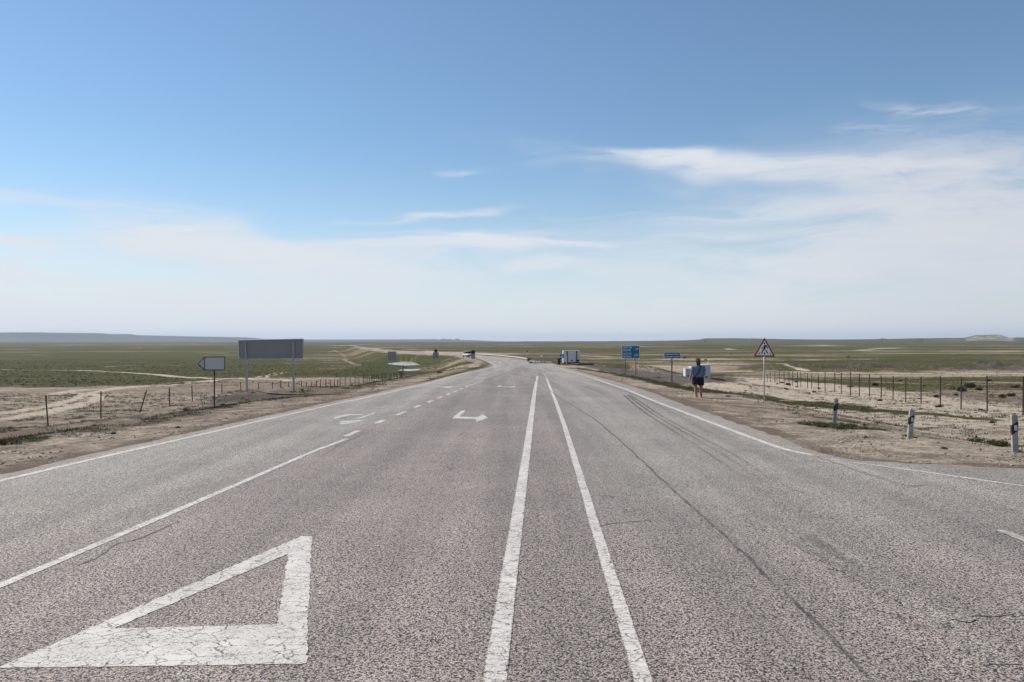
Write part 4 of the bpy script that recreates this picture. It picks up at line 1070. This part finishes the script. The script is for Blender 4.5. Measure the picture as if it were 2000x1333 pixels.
# striped crossing posts
def lamp_post(px, top, bot, d, label, lamp):
    x = xpx(px, d); g = H(x, d); h = zpx(top, d) - g
    r = tag(empty('warning_post', (x, d, g)), label, 'post')
    n = 5
    MB().tube([(0, 0, -.2), (0, 0, h * .62)], .055, 8).build('pole', simple('brown_grey_post', (.26, .2, .18), .7), r)
    for k in range(3):
        MB().tube([(0, 0, h * (.62 + .09 * k)), (0, 0, h * (.62 + .09 * (k + 1)) - .004)], .06, 8).build('band', (M_white, M_darksteel, M_white)[k], r)
    for a_ in (-1, 1):
        M_ = Matrix.Translation((0, -.07 - .02 * a_, h * .76)) @ Matrix.Rotation(math.radians(38 * a_), 4, 'Y')
        m = MB(); m.box((0, 0, 0), (.62, .015, .09), M_); m.build('cross_board', M_white, r)
    if lamp: MB().tube([(0, .02, h - .30), (0, .02, h)], [.13, .12], 12).build('lamp_head', M_darksteel, r)
    return r
lamp_post(1029.8, 686, 703, 168, 'tall banded post with a black lamp head behind the far kerb', True)
lamp_post(1057.4, 692, 709, 150, 'shorter post with white crossed boards left of the navy bin', False)
# white and dark painted kerb
d = 146.0; g = -1.66
r = tag(empty('painted_kerb', (xpx(1058, d), d, g)), 'low kerb painted in white and dark blocks left of the bus shelter', 'kerb')
xs_ = [(1040.0, 1044.6), (1046.2, 1050.2), (1052, 1056.2), (1058, 1062.4), (1064, 1077)]
for a_, b_x in xs_:
    MB().box(((xpx(a_, d) + xpx(b_x, d)) / 2 - r.location.x, 0, .12), (xpx(b_x, d) - xpx(a_, d) - .01, .24, .26), bevel=.02).build('white_block', M_white, r)
for (a_, b_x) in [(xs_[k][1], xs_[k + 1][0]) for k in range(4)] + [(1034, 1040)]:
    MB().box(((xpx(a_, d) + xpx(b_x, d)) / 2 - r.location.x, 0, .115), (xpx(b_x, d) - xpx(a_, d) - .01, .22, .24)).build('dark_block', M_rib, r)
# pale parapet strip along the outside of the far bend
pts = R_([(1031, 704.0), (1020, 702.2), (1000, 699.0), (975, 696.3), (950, 694.6), (930, 693.6)])
m = MB(); m.tube([(p[0] + .6, p[1] + 1.6, rz(p[1]) + .12) for p in pts], .24, 4)
tag(m.build('concrete_kerb', simple('grey_kerb_concrete', (.36, .35, .32), .9)), 'long pale raised kerb on the outside of the far bend', 'kerb')
x, y = xpx(1032.5, 166), 166.0
r = MB(); rr_ = random.Random(4)
for k in range(7): r.ball((rr_.uniform(-.25, .25), rr_.uniform(-.2, .2), rr_.uniform(.15, .6)), (rr_.uniform(.15, .3), .2, rr_.uniform(.15, .3)), None, 8)
o = r.build('rubble_heap', M_clod, None, False, (x, y, H(x, y))); tag(o, 'small dark lump at the near end of the pale far kerb', 'heap')

# white utility boxes behind the person
g = zpx(733.9, 88)
M_box = simple('grey_whitewashed_concrete', (.60, .60, .60), .8, 0, .06, 5, (.45, .43, .40), .2)
def wbox(px0, px1, py0, label, d, dep, post=False):
    x0, x1 = xpx(px0, d), xpx(px1, d); gz = min(H((x0 + x1) / 2, d), zpx(733.9, d)); h = zpx(py0, d) - gz
    r = tag(empty('concrete_box', ((x0 + x1) / 2, d + dep / 2, gz), .10), label, 'concrete box')
    w = (x1 - x0) * .98
    MB().box((0, 0, h / 2 - .1), (w, dep, h + .2), bevel=.02).build('body', M_box, r)
    MB().box((0, 0, h + .022), (w + .05, dep + .05, .04), bevel=.008).build('lid', M_conc, r)
    MB().box((0, -dep / 2 - .006, .16), (w * .3, .01, .14)).build('opening', M_darksteel, r)
    if post:
        MB().tube([(w / 2 - .12, 0, h + .04), (w / 2 - .12, 0, h + .38)], .03, 8).build('vent_pipe', M_white, r)
wbox(1337.6, 1349, 720.6, 'small white concrete box, left one of the group behind the walking person', 86, .7)
wbox(1349.4, 1371, 717, 'white concrete box half hidden behind the walking person', 88, 1.0)
wbox(1370, 1387.5, 713.6, 'tallest white concrete box with a small pipe on top, right of the person', 86, 1.0, True)

# ------------------------------------------------------------------ far car
dcar = 222.0; x = xpx(914, dcar); g = rz(dcar)
M_car = simple('white_car_paint', (.50, .49, .48), .25, 0, .02, 3); M_glass = simple('dark_car_glass', (.012, .014, .018), .08, 0, .02, 3); M_tyre = simple('tyre_rubber', (.02, .02, .02), .85)
r = tag(empty('parked_car', (x, dcar, g), math.radians(24)), 'distant white off-road car with dark windows at the far bend', 'car')
def car_sec(pts, w0, w1=None):
    """pts: list of (y, z, halfwidth)"""
    m = MB(); vl = [m.bm.verts.new((-hw_, yy, zz)) for yy, zz, hw_ in pts]; vr = [m.bm.verts.new((hw_, yy, zz)) for yy, zz, hw_ in pts]
    m.bm.faces.new(vl); m.bm.faces.new(vr[::-1]); n = len(pts)
    for i in range(n): m.bm.faces.new((vl[i], vr[i], vr[(i + 1) % n], vl[(i + 1) % n]))
    bmesh.ops.bevel(m.bm, geom=list(m.bm.edges), offset=.045, segments=2, affect='EDGES'); return m
car_sec([(-2.25, .38, .86), (-2.3, .75, .88), (-2.2, 1.0, .86), (-1.1, 1.12, .87), (2.15, 1.12, .87), (2.25, .7, .88), (2.2, .38, .86)], 0).build('body', M_car, r, True)
car_sec([(-1.05, 1.10, .84), (-.45, 1.72, .70), (1.7, 1.76, .70), (2.1, 1.10, .84)], 0).build('windows', M_glass, r, True)
car_sec([(-.5, 1.71, .70), (-.45, 1.80, .68), (1.7, 1.83, .68), (1.78, 1.74, .70)], 0).build('roof', M_car, r, True)
for sx_ in (-1, 1):
    for yy in (-1.45, 1.45):
        o = MB().tube([(sx_ * .74, yy, .36), (sx_ * .92, yy, .36)], .36, 20).build('wheel', M_tyre, r)
        rim = MB().tube([(sx_ * .90, yy, .36), (sx_ * .93, yy, .36)], .19, 14).build('rim', M_galv, o)
    MB().box((sx_ * .62, -2.28, .78), (.3, .05, .16), bevel=.02).build('headlight', M_refl_w, r)
MB().box((0, -2.29, .74), (.8, .04, .2), bevel=.01).build('grille', M_black, r)
MB().box((0, -2.31, .47), (1.7, .08, .18), bevel=.02).build('bumper', M_darksteel, r)

# ------------------------------------------------------------------ dead stems by the pond
def stems(px, d, top, bot, seed, label, n=14, fan=.12):
    x = xpx(px, d); g = H(x, d); h = zpx(top, d) - g; rr = random.Random(seed); m = MB()
    for k in range(n):
        a = rr.uniform(0, 6.28); f = rr.uniform(.0, fan) * h; hh_ = h * rr.uniform(.55, 1)
        m.tube([(0, 0, -.05), (math.cos(a) * f * .4, math.sin(a) * f * .4, hh_ * .5), (math.cos(a) * f, math.sin(a) * f, hh_)], [.02, .014, .006], 5)
        for q_ in range(5):
            t_ = rr.uniform(.3, 1); c = Vector((math.cos(a) * f * t_, math.sin(a) * f * t_, hh_ * t_))
            m.tube([c, c + Vector((rr.uniform(-.15, .15), rr.uniform(-.15, .15), rr.uniform(.05, .2)))], [.03, .008], 4)
    o = m.build('dry_reed_stem', M_dead, None, False, (x, d, g)); tag(o, label, 'dry plant')
stems(787.4, 150, 711.5, 726, 1, 'tall dark dry reed clump standing against the pond edge', 9, .05)
stems(783.2, 132, 722, 733, 2, 'low dark leaning dry bush at the far end of the left fence', 16, .3)

# ------------------------------------------------------------------ grazing horses, far
def horse(label, px, py, w_px, d, rz_):
    x = xpx(px, d); g = H(x, d); s = w_px * d / FPX / 2.3
    r = tag(empty('grazing_horse', (x, d, g), rz_), label, 'horse', 'dark horses grazing on the plain')
    r.scale = (s, s, s)
    b = MB()
    b.tube([(-.75, 0, 1.18), (-.55, 0, 1.14), (-.1, 0, 1.08), (.35, 0, 1.10), (.62, 0, 1.12)], .3, 12, True, [(.16, .20), (.30, .31), (.31, .33), (.29, .32), (.17, .24)])
    b.tube([(.5, 0, 1.22), (.85, 0, 1.02), (1.12, 0, .66)], [.24, .17, .12], 10)
    b.tube([(1.08, 0, .74), (1.16, 0, .48), (1.20, 0, .22)], [.13, .11, .065], 8)
    for sy in (-1, 1):
        b.tube([(-.62, sy * .17, 1.05), (-.56, sy * .18, .78), (-.72, sy * .17, .5), (-.66, sy * .17, .1), (-.62, sy * .17, .0)], [.19, .13, .07, .05, .07], 8)
        b.tube([(.45, sy * .15, .98), (.44, sy * .15, .55), (.46, sy * .15, .12), (.49, sy * .15, .0)], [.13, .075, .05, .07], 8)
        b.tube([(1.06, sy * .07, .80), (1.02, sy * .09, .93)], [.035, .01], 5)
    b.remesh('body', M_horse, .035, r)
    m = MB(); m.tube([(-.82, 0, 1.18), (-.95, 0, .95), (-.97, 0, .5)], [.05, .07, .03], 6); m.build('tail', M_horse, r)
    m = MB(); m.tube([(.5, 0, 1.42), (.85, 0, 1.20), (1.14, 0, .88)], [.03, .05, .03], 6); m.build('mane', M_black, r)
    return r
M_horse = simple('dark_horse_coat', (.022, .016, .012), .7, 0, .2, 4)
h0 = horse('dark horse with lowered head grazing right beside the low two-line blue sign', 1337.5, 697, 7.5, 330, math.pi)
def horse_copy(label, px, w_px, d, rz_):
    x = xpx(px, d); s = w_px * d / FPX / 2.3
    copy_thing(h0, (x, d, H(x, d)), rz_, (s, s, s), label)
horse_copy('dark horse grazing above and right of the walking person\'s head', 1378, 6.5, 300, math.pi * .82)
horse_copy('dark horse grazing between the walking person and the warning triangle, farther out', 1428, 4.5, 430, math.pi * .8)
horse_copy('dark horse grazing on the plain right of the warning triangle', 1657.5, 7, 350, math.pi)
horse_copy('tiny dark horse on the plain beyond the far bend, just right of the car', 928, 3, 420, 0)
horse_copy('tiny dark horse, left one of the pair right of the far sign back', 946.5, 2.6, 410, 1.2)
horse_copy('tiny dark horse, right one of the pair right of the far sign back', 950, 2.8, 400, 2.0)
horse_copy('tiny dark horse on the plain beyond the far bend, just left of the car', 902, 3, 400, 3.0)

# ------------------------------------------------------------------ person walking away
px_, d = 1363.5, 34.8; x = xpx(px_, d); g = H(x, d)
r = tag(empty('person', (x, d, g), math.radians(2)), 'person seen from behind in blue-grey shirt, black shorts and brown hat, walking on the verge', 'person'); r.scale = (1.05, 1.03, 1.0)
M_skin = simple('tanned_skin', (.33, .165, .11), .6, 0, .08, 9); M_shirt = simple('blue_grey_cotton', (.13, .17, .25), .9, 0, .10, 7, None, .3); M_short = simple('black_shorts_cloth', (.010, .011, .016), .9, 0, .15, 8)
M_hair = simple('dark_red_hair', (.05, .014, .012), .6, 0, .3, 30); M_hat = simple('brown_hat_felt', (.11, .062, .04), .85, 0, .2, 12); M_shoe = simple('brown_sandal', (.10, .06, .05), .7); M_sole = simple('pale_sole', (.6, .57, .53), .7); M_strap = simple('black_strap', (.01, .01, .02), .7)
b = MB()
# legs: left foot trailing (viewer's left), right foot planted
b.tube([(-.115, .0, .86), (-.125, -.0, .62), (-.115, -.01, .47), (-.105, -.05, .30), (-.085, -.06, .11), (-.085, -.05, .07)], [.125, .105, .075, .07, .042, .045], 14)
b.tube([(.115, .02, .86), (.13, .05, .62), (.135, .06, .47), (.13, .03, .30), (.125, .02, .10), (.125, .03, .05)], [.125, .105, .075, .072, .042, .045], 14)
b.tube([(-.085, -.085, .075), (-.09, .0, .05), (-.10, .10, .035), (-.105, .16, .03)], [.04, .042, .04, .022], 10)
b.tube([(.125, -.02, .045), (.13, .06, .045), (.14, .15, .035), (.145, .21, .03)], [.04, .042, .04, .022], 10)
b.tube([(0, .01, .80), (0, .01, .92), (0, .015, 1.10), (0, .01, 1.28), (0, .0, 1.38), (0, .01, 1.43), (0, .02, 1.50)], .2, 16, True, [(.20, .14), (.215, .155), (.20, .14), (.205, .13), (.16, .10), (.07, .07), (.055, .06)])
b.ball((0, .035, 1.575), (.078, .098, .112), None, 16)
b.ball((0, .135, 1.565), (.014, .02, .02), None, 8)      # nose
for sy in (-1, 1): b.ball((sy * .08, .03, 1.57), (.012, .02, .032), None, 8)
# arms
def arm(sx_, sh, el_, wr, fing):
    b.tube([(sx_ * .10, .0, 1.37), sh, tuple((Vector(sh) + Vector(el_)) / 2), el_, tuple((Vector(el_) + Vector(wr)) / 2), wr], [.06, .062, .052, .042, .038, .027], 12)
    W_ = Vector(wr); dr = (W_ - Vector(el_)).normalized(); pl_ = W_ + dr * .085
    b.tube([tuple(W_), tuple(W_ + dr * .04), tuple(pl_)], .03, 10, True, [(.026, .022), (.022, .038), (.018, .040)])
    fwd = Vector((0, 1, 0))
    for k in range(4):
        base_ = pl_ + fwd * (-.030 + k * .020) - dr * .01; ln = (.058, .072, .078, .068)[k]
        b.tube([tuple(base_), tuple(base_ + dr * ln * .5 + Vector((-sx_ * .006, 0, 0))), tuple(base_ + dr * ln + Vector((-sx_ * .022, 0, 0)))], [.0105, .0095, .007], 7)
    tb = W_ + dr * .035 + fwd * .03
    b.tube([tuple(tb), tuple(tb + dr * .03 + fwd * .022), tuple(tb + dr * .058 + fwd * .026)], [.012, .011, .008], 7)
arm(-1, (-.215, .0, 1.325), (-.285, -.02, 1.03), (-.33, .05, .80), 0)
arm(1, (.215, .0, 1.325), (.27, -.01, 1.06), (.235, .13, .86), 0)
b.remesh('body', M_skin, .0075, r, 3)
m = MB()
m.tube([(0, .01, .885), (0, .01, .95), (0, .012, 1.10), (0, .01, 1.26), (0, .005, 1.36), (0, .005, 1.42), (0, .01, 1.445)], .2, 24, True, [(.238, .178), (.236, .176), (.222, .162), (.228, .152), (.19, .125), (.10, .09), (.075, .075)])
for sx_, e_ in ((-1, (-.262, -.01, 1.13)), (1, (.257, -.005, 1.14))):
    m.tube([(sx_ * .12, .0, 1.34), (sx_ * .212, .0, 1.325), e_], [.085, .085, .078], 14)
m.remesh('shirt', M_shirt, .012, r, 2)
m = MB()
m.tube([(0, .01, .92), (0, .01, .86), (0, .01, .77)], .2, 20, True, [(.232, .172), (.245, .185), (.245, .18)])
m.tube([(-.118, .005, .82), (-.126, .0, .70), (-.132, -.005, .565)], [.130, .132, .128], 16)
m.tube([(.118, .015, .82), (.13, .03, .70), (.136, .045, .535)], [.130, .132, .128], 16)
m.remesh('shorts', M_short, .012, r, 2)
m = MB(); m.ball((0, .02, 1.585), (.092, .105, .115), None, 16); m.tube([(0, -.03, 1.60), (0, -.055, 1.48), (0, -.05, 1.39)], .08, 12, True, [(.085, .07), (.095, .06), (.075, .035)]); 
m.remesh('hair', M_hair, .010, r, 1)
m = MB(); m.tube([(0, .03, 1.605), (0, .03, 1.655), (0, .03, 1.70), (0, .03, 1.715)], [.104, .102, .088, .05], 20); hat = m.build('hat', M_hat, r, True)
m = MB(); m.tube([(0, .03, 1.600), (0, .03, 1.608), (0, .03, 1.616)], [.138, .142, .108], 24); m.build('brim', M_hat, hat, True)
# cross-body strap: right shoulder (viewer's right) down to left hip, behind and in front
def ell(u_, hz):  # point on the shirt surface at angle u_, height hz
    f_ = float(np.interp(hz, [.885, 1.1, 1.26, 1.36, 1.43], [.242, .226, .232, .195, .10])); k_ = float(np.interp(hz, [.885, 1.1, 1.26, 1.36, 1.43], [.182, .166, .156, .13, .09]))
    return Vector((f_ * math.sin(u_), .01 - k_ * math.cos(u_), hz))
sp = [ell(a_, h_) for a_, h_ in ((.55, 1.42), (.45, 1.36), (.30, 1.28), (.08, 1.18), (-.18, 1.08), (-.48, .98), (-.85, .90))]
m = MB()
for p0, p1 in zip(sp[:-1], sp[1:]):
    dv = (p1 - p0).normalized(); nrm = Vector((p0.x, p0.y - .01, 0)).normalized(); sd2 = dv.cross(nrm).normalized() * .021
    q4 = [p0 - sd2, p0 + sd2, p1 + sd2, p1 - sd2]; n2 = nrm * .006
    va = [m.bm.verts.new(v + n2) for v in q4]; vb = [m.bm.verts.new(v - n2 * 1.5) for v in q4]
    m.bm.faces.new(va); m.bm.faces.new(vb[::-1])
    for k in range(4): m.bm.faces.new((va[k], vb[k], vb[(k + 1) % 4], va[(k + 1) % 4]))
m.build('bag_strap', M_strap, r)
for sx_, fx, fy, fz in ((-1, -.095, .035, .028), (1, .133, .095, .022)):
    m = MB(); m.box((fx, fy, .012 if sx_ > 0 else .018), (.095, .27, .024), bevel=.01); o = m.build('sandal', M_sole, r)
    m = MB(); m.tube([(fx - .045, fy + .05, .02), (fx, fy + .05, .088), (fx + .045, fy + .05, .02)], [.012, .016, .012], 6); m.tube([(fx - .04, fy - .09, .03), (fx, fy - .115, .085), (fx + .04, fy - .09, .03)], [.01, .012, .01], 6)
    m.build('sandal_strap', M_shoe, o)

# ------------------------------------------------------------------ shrubs, weeds, grass, stones
def shrub_mesh(seed, n=900, h=.34, rad_=.5, lf=.075):
    rr = np.random.default_rng(seed); V_, F_ = [], []
    ncl = 9; cc = np.stack([rr.normal(0, rad_ * .42, ncl), rr.normal(0, rad_ * .42, ncl), rr.uniform(.25, .75, ncl) * h], 1); cr = rr.uniform(.35, .75, ncl) * h * .8
    for k in range(n):
        c = rr.integers(ncl); v = rr.normal(0, 1, 3); v /= np.linalg.norm(v); p = cc[c] + v * cr[c] * rr.uniform(.5, 1.05) * np.array([1.3, 1.3, 1]); p[2] = abs(p[2])
        a = v + rr.normal(0, .5, 3); a[2] += .6; a /= np.linalg.norm(a); s_ = np.cross(a, rr.normal(0, 1, 3)); s_ /= np.linalg.norm(s_); L0 = lf * rr.uniform(.6, 1.6)
        i0 = len(V_); V_ += [p - s_ * L0 * .28, p + s_ * L0 * .28, p + a * L0 + s_ * L0 * .05, p + a * L0 - s_ * L0 * .05]; F_.append([i0, i0 + 1, i0 + 2, i0 + 3])
    for k in range(14):
        c = cc[rr.integers(ncl)]; i0 = len(V_); s_ = np.array([.012, 0, 0]); V_ += [-s_, s_, c + s_ * .4, c - s_ * .4]; F_.append([i0, i0 + 1, i0 + 2, i0 + 3])
    return np_mesh('shrub_mesh', np.array(V_), np.array(F_))
SM = [shrub_mesh(k) for k in range(4)]
for s_m in SM: s_m.materials.append(M_shrub)
SHR = [(1538, 753, 13), (1518, 751, 6), (1527, 749, 8), (1592, 767, 9), (1598, 760, 8), (1555, 748, 8), (1466, 757, 6), (1472, 753, 5), (1533, 761, 9), (1556, 757, 6), (1580, 769, 7), (1662, 757, 10), (1638, 757, 5), (1710, 754, 15), (1718, 784, 12),
       (1760, 784, 6), (1796, 780, 7), (1829, 777, 15), (1868, 771, 6), (1877, 765, 24), (1896, 758, 24), (1912, 763, 16), (1983, 758, 16), (1955, 777, 19), (1978, 775, 18), (1866, 773, 10), (1834, 796, 14), (1500, 757, 6), (1482, 756, 4), (1747, 790, 6),
       (1938, 827, 14), (1860, 830, 6), (1898, 815, 8), (1915, 802, 10), (1805, 755, 8), (1930, 745, 10), (1760, 745, 8)]
for i, (px, py, wpx) in enumerate(SHR):
    x, y = un_g(px, py); s_ = wpx * y / FPX / .95
    o = bpy.data.objects.new('saltbush', SM[i % 4]); COL.objects.link(o); o.location = (x, y, H(x, y) - .02); o.rotation_euler = (0, 0, i * 1.7); o.scale = (s_, s_, s_ * .9)
    big = {19: 'wide saltbush just right of the sixth post from the right, starting a dense row', 20: 'wide saltbush in the middle of the dense row behind the third post from the right', 21: 'saltbush at the right end of the dense row between right-hand fence posts', 23: 'left one of two broad saltbushes in front of the second post from the right',
           24: 'right one of two broad saltbushes near the second post from the right', 22: 'saltbush beside the last fence post at the right edge of the photo', 13: 'broad dark saltbush alone behind the fence, above the middle of the sand', 17: 'saltbush at the foot of the fourth fence post from the right', 30: 'saltbush up by the green strip at the upper right of the sand',
           0: 'largest of the small saltbushes just right of the warning triangle pole', 14: 'lone low saltbush on open sand above the middle marker post', 32: 'lone low saltbush on open sand left of the nearest marker post'}
    tag(o, big.get(i, 'low grey-green saltbush on the pale sandy ground by the right fence'), 'shrub', 'saltbushes on the right sand')
# weeds beside the marker posts and along the verge: each larger clump is a plant of its own
WM = [shrub_mesh(20 + k, 900, .30, .42, .065) for k in range(3)]
for s_m in WM: s_m.materials.append(M_green)
WEED = [(1579, 831, 16, 'bright green weed clump at the left end of the patch by the red-reflector marker post'), (1606, 834, 34, 'green weed clump just left of the red-reflector marker post foot'), (1640, 838, 40, 'wide green weed clump right around the red-reflector marker post foot'),
        (1664, 834, 26, 'green weed clump right of the red-reflector marker post'), (1690, 838, 13, 'small upright grey-green weed farthest right of the red-reflector marker post'), (1768, 853, 13, 'thin dry weed at the left foot of the middle marker post'),
        (1787, 856, 12, 'thin weed at the right foot of the middle marker post'), (1845, 878, 16, 'small weed lying right of the middle marker post'), (1905, 864, 30, 'dark green weed clump left of the nearest marker post'), (1950, 872, 50, 'wide green weed clump beside the nearest marker post'),
        (1990, 884, 22, 'weed at the foot of the nearest marker post, at the photo edge'), (1422, 775, 9, 'green weed at the tip of the walking person\'s shadow'), (436, 792, 12, 'green weed left of the earth mound below the arrow sign'), (365, 803, 13, 'dark green weed on the left verge before the arrow sign'), (858, 729, 10, 'dark green bush on the verge at the inside of the bend')]
for i, (px, py, wpx, lb) in enumerate(WEED):
    x, y = un_g(px, py); s_ = wpx * y / FPX / .95
    o = bpy.data.objects.new('weed', WM[i % 3]); COL.objects.link(o); o.location = (x, y, H(x, y) - .02); o.rotation_euler = (0, 0, i * 2.1); o.scale = (s_, s_, min(1.0, s_ * .8) if wpx > 20 else s_)
    tag(o, lb, 'plant', 'weeds on the verges')
# grass tufts: scattered blades wherever the ground cover is green, one uncountable stand
def scatter(n, xr, yr, fn, seed):
    rr = np.random.default_rng(seed); x = rr.uniform(*xr, n); y = rr.uniform(*yr, n)
    z, D_, me_, ht_, bd_ = height(x, y, True); c = zones(x, y, D_, me_, ht_, bd_)
    patchy = vnoise(x * 1.1, y * 1.1, 77) * .6 + vnoise(x * 4, y * 4, 78) * .4
    p = fn(c, D_, patchy, y); k = rr.uniform(0, 1, n) < p
    return x[k], y[k], z[k], c[k]
def blades(name, mat_, x, y, z, hgt_, nb_, spread, wid, seed, lab_, cat_):
    rr = np.random.default_rng(seed); n = len(x) * nb_
    X0 = np.repeat(x, nb_); Y0 = np.repeat(y, nb_); Z0 = np.repeat(z, nb_); Hh = np.repeat(hgt_, nb_) * rr.uniform(.5, 1.2, n)
    a = rr.uniform(0, 2 * np.pi, n); r0 = rr.uniform(0, 1, n) * np.repeat(spread, nb_); bx, by = X0 + np.cos(a) * r0, Y0 + np.sin(a) * r0
    t2 = rr.uniform(0, 2 * np.pi, n); wx, wy = np.cos(t2) * wid * Hh, np.sin(t2) * wid * Hh
    lx, ly = np.cos(a) * Hh * rr.uniform(.1, .7, n), np.sin(a) * Hh * rr.uniform(.1, .7, n)
    V_ = np.stack([np.stack([bx - wx, by - wy, Z0 - .02], 1), np.stack([bx + wx, by + wy, Z0 - .02], 1), np.stack([bx + lx, by + ly, Z0 + Hh], 1)], 1).reshape(-1, 3)
    me = np_mesh(name, V_, np.arange(3 * n).reshape(-1, 3)); o = link(name, me, mat_); o['kind'] = 'stuff'; o['label'] = lab_; o['category'] = cat_
    return o
g_ = lambda c, D_, pt, y_: np.where(D_ > 1.0, np.clip((c[:, 0] - .30 + (pt - .5) * 1.6) * 1.6, 0, 1), 0)
for nm, n, xr, yr, hb_, seed, lab_ in (('verge_grass', 130000, (-22, -7), (13, 75), .045, 1, 'short green and dry grass along the left verge'), ('verge_grass', 130000, (4, 30), (15, 75), .045, 2, 'short green and dry grass along the right verge')):
    x, y, z, c = scatter(n, xr, yr, g_, seed)
    rr = np.random.default_rng(seed); h_ = hb_ * rr.uniform(.5, 1.5, len(x)) * (.7 + .6 * c[:, 0])
    blades(nm, M_green, x, y, z, h_, 6, h_ * 1.6, .13, seed, lab_, 'grass')
x, y, z, c = scatter(230000, (-200, 200), (40, 330), lambda c, D_, pt, y_: np.where((D_ > 2) & (c[:, 0] > .3), np.clip((c[:, 0] - .15 + (pt - .5) * 1.2), 0, 1) * .6 * np.clip(1.1 - y_ / 330, 0, 1), 0), 11)
rr = np.random.default_rng(5); h_ = .085 * rr.uniform(.5, 1.6, len(x))
vis = np.abs(x / y) < .72
blades('steppe_tufts', M_tuft, x[vis], y[vis], z[vis], h_[vis], 7, h_[vis] * 2.2, .5, 12, 'scattered low grass tufts over the open plain', 'grass')
for sd_, xr_, yr_ in ((15, (-62, -10), (18, 75)), (16, (6, 70), (18, 80))):
    x, y, z, c = scatter(70000, xr_, yr_, lambda c, D_, pt, y_: np.where((D_ > 3.2) & (c[:, 3] < .4) & (c[:, 2] < .93), np.clip((pt - .47) * 2.4, 0, .5), 0), sd_)
    vis = np.abs(x / y) < .75; rr = np.random.default_rng(sd_); h_ = .055 * rr.uniform(.4, 1.7, len(x))
    blades('dry_scrub', M_dry, x[vis], y[vis], z[vis], h_[vis], 9, h_[vis] * 1.8, .22, sd_, 'low dry olive-brown scrub dotted over the sand', 'scrub')
# stones and clods
def rocks(name, mat_, n, xr, yr, fn, s0, s1, seed, lab_):
    x, y, z, c = scatter(n, xr, yr, fn, seed); rr = np.random.default_rng(seed); k = len(x)
    base_v = np.array([(1, 0, 0), (-1, 0, 0), (0, 1, 0), (0, -1, 0), (0, 0, 1), (0, 0, -1)], float)
    base_f = np.array([(0, 2, 4), (2, 1, 4), (1, 3, 4), (3, 0, 4), (2, 0, 5), (1, 2, 5), (3, 1, 5), (0, 3, 5)])
    sz = s0 + (s1 - s0) * rr.uniform(0, 1, k) ** 5
    V_ = base_v[None] * sz[:, None, None] * rr.uniform(.55, 1.3, (k, 6, 1)); V_[:, :, 2] *= .65
    an = rr.uniform(0, 6.28, k); cs, sn = np.cos(an), np.sin(an); vx = V_[:, :, 0] * cs[:, None] - V_[:, :, 1] * sn[:, None]; vy = V_[:, :, 0] * sn[:, None] + V_[:, :, 1] * cs[:, None]
    V_ = np.stack([vx + x[:, None], vy + y[:, None], V_[:, :, 2] + z[:, None] + sz[:, None] * .2], -1).reshape(-1, 3)
    F_ = (base_f[None] + 6 * np.arange(k)[:, None, None]).reshape(-1, 3)
    o = link(name, np_mesh(name, V_, F_), mat_); o['kind'] = 'stuff'; o['label'] = lab_; o['category'] = 'stones'
rocks('gravel', M_stone, 45000, (4, 26), (14, 40), lambda c, D_, pt, y_: np.where(D_ > .1, np.clip(.25 + (pt - .5) * 2, 0, 1) * .7, 0), .008, .045, 31, 'loose pale stones scattered on the right verge')
rocks('gravel', M_stone, 60000, (-22, -8), (13, 45), lambda c, D_, pt, y_: np.where(D_ > .1, np.clip(.25 + (pt - .5) * 2, 0, 1) * .7, 0), .008, .042, 32, 'loose pale stones scattered on the left verge')
rocks('earth_clods', M_clod, 60000, (-22, 60), (18, 130), lambda c, D_, pt, y_: np.where(D_ > .6, np.clip((pt - .50) * 3, 0, 1) * (.12 + c[:, 3] * .8), 0), .03, .13, 33, 'dark earth clods on the disturbed ground beside the road')
rocks('pebbles', M_clod, 90000, (-22, 28), (13, 45), lambda c, D_, pt, y_: np.where(D_ > .1, np.clip(.2 + (pt - .5) * 2.5, 0, 1) * .7, 0), .008, .04, 35, 'small brown pebbles and earth crumbs beside the road')
# dark clump at the left photo edge
x, y = un_g(18, 869)
o = bpy.data.objects.new('dark_shrub', shrub_mesh(40, 600, .30, .6, .06)); COL.objects.link(o); o.data.materials.append(M_dead); o.location = (x, y, H(x, y) - .05); o.scale = (.55, .4, .5)
tag(o, 'flattened dark dry shrub at the left edge of the photo beside the verge', 'shrub')

# ------------------------------------------------------------------ haze
M_haze = bpy.data.materials.new('haze'); M_haze.use_nodes = True; t = NT(M_haze.node_tree); t.n.clear()
pv = t.new('ShaderNodeVolumePrincipled'); pv.inputs['Color'].default_value = (.58, .75, 1, 1); pv.inputs['Density'].default_value = 5.2e-5; pv.inputs['Anisotropy'].default_value = .2
ou = t.new('ShaderNodeOutputMaterial'); t.l.new(pv.outputs[0], ou.inputs['Volume'])
zmax = max(float(Z.max()), 10) + 15; zmin = float(Z.min()) - 1
m = MB(); m.box((0, 0, (zmax + zmin) / 2), (31000, 31000, zmax - zmin))
o = m.build('haze', M_haze); o['kind'] = 'stuff'
scene.cycles.use_denoising = DENOISE
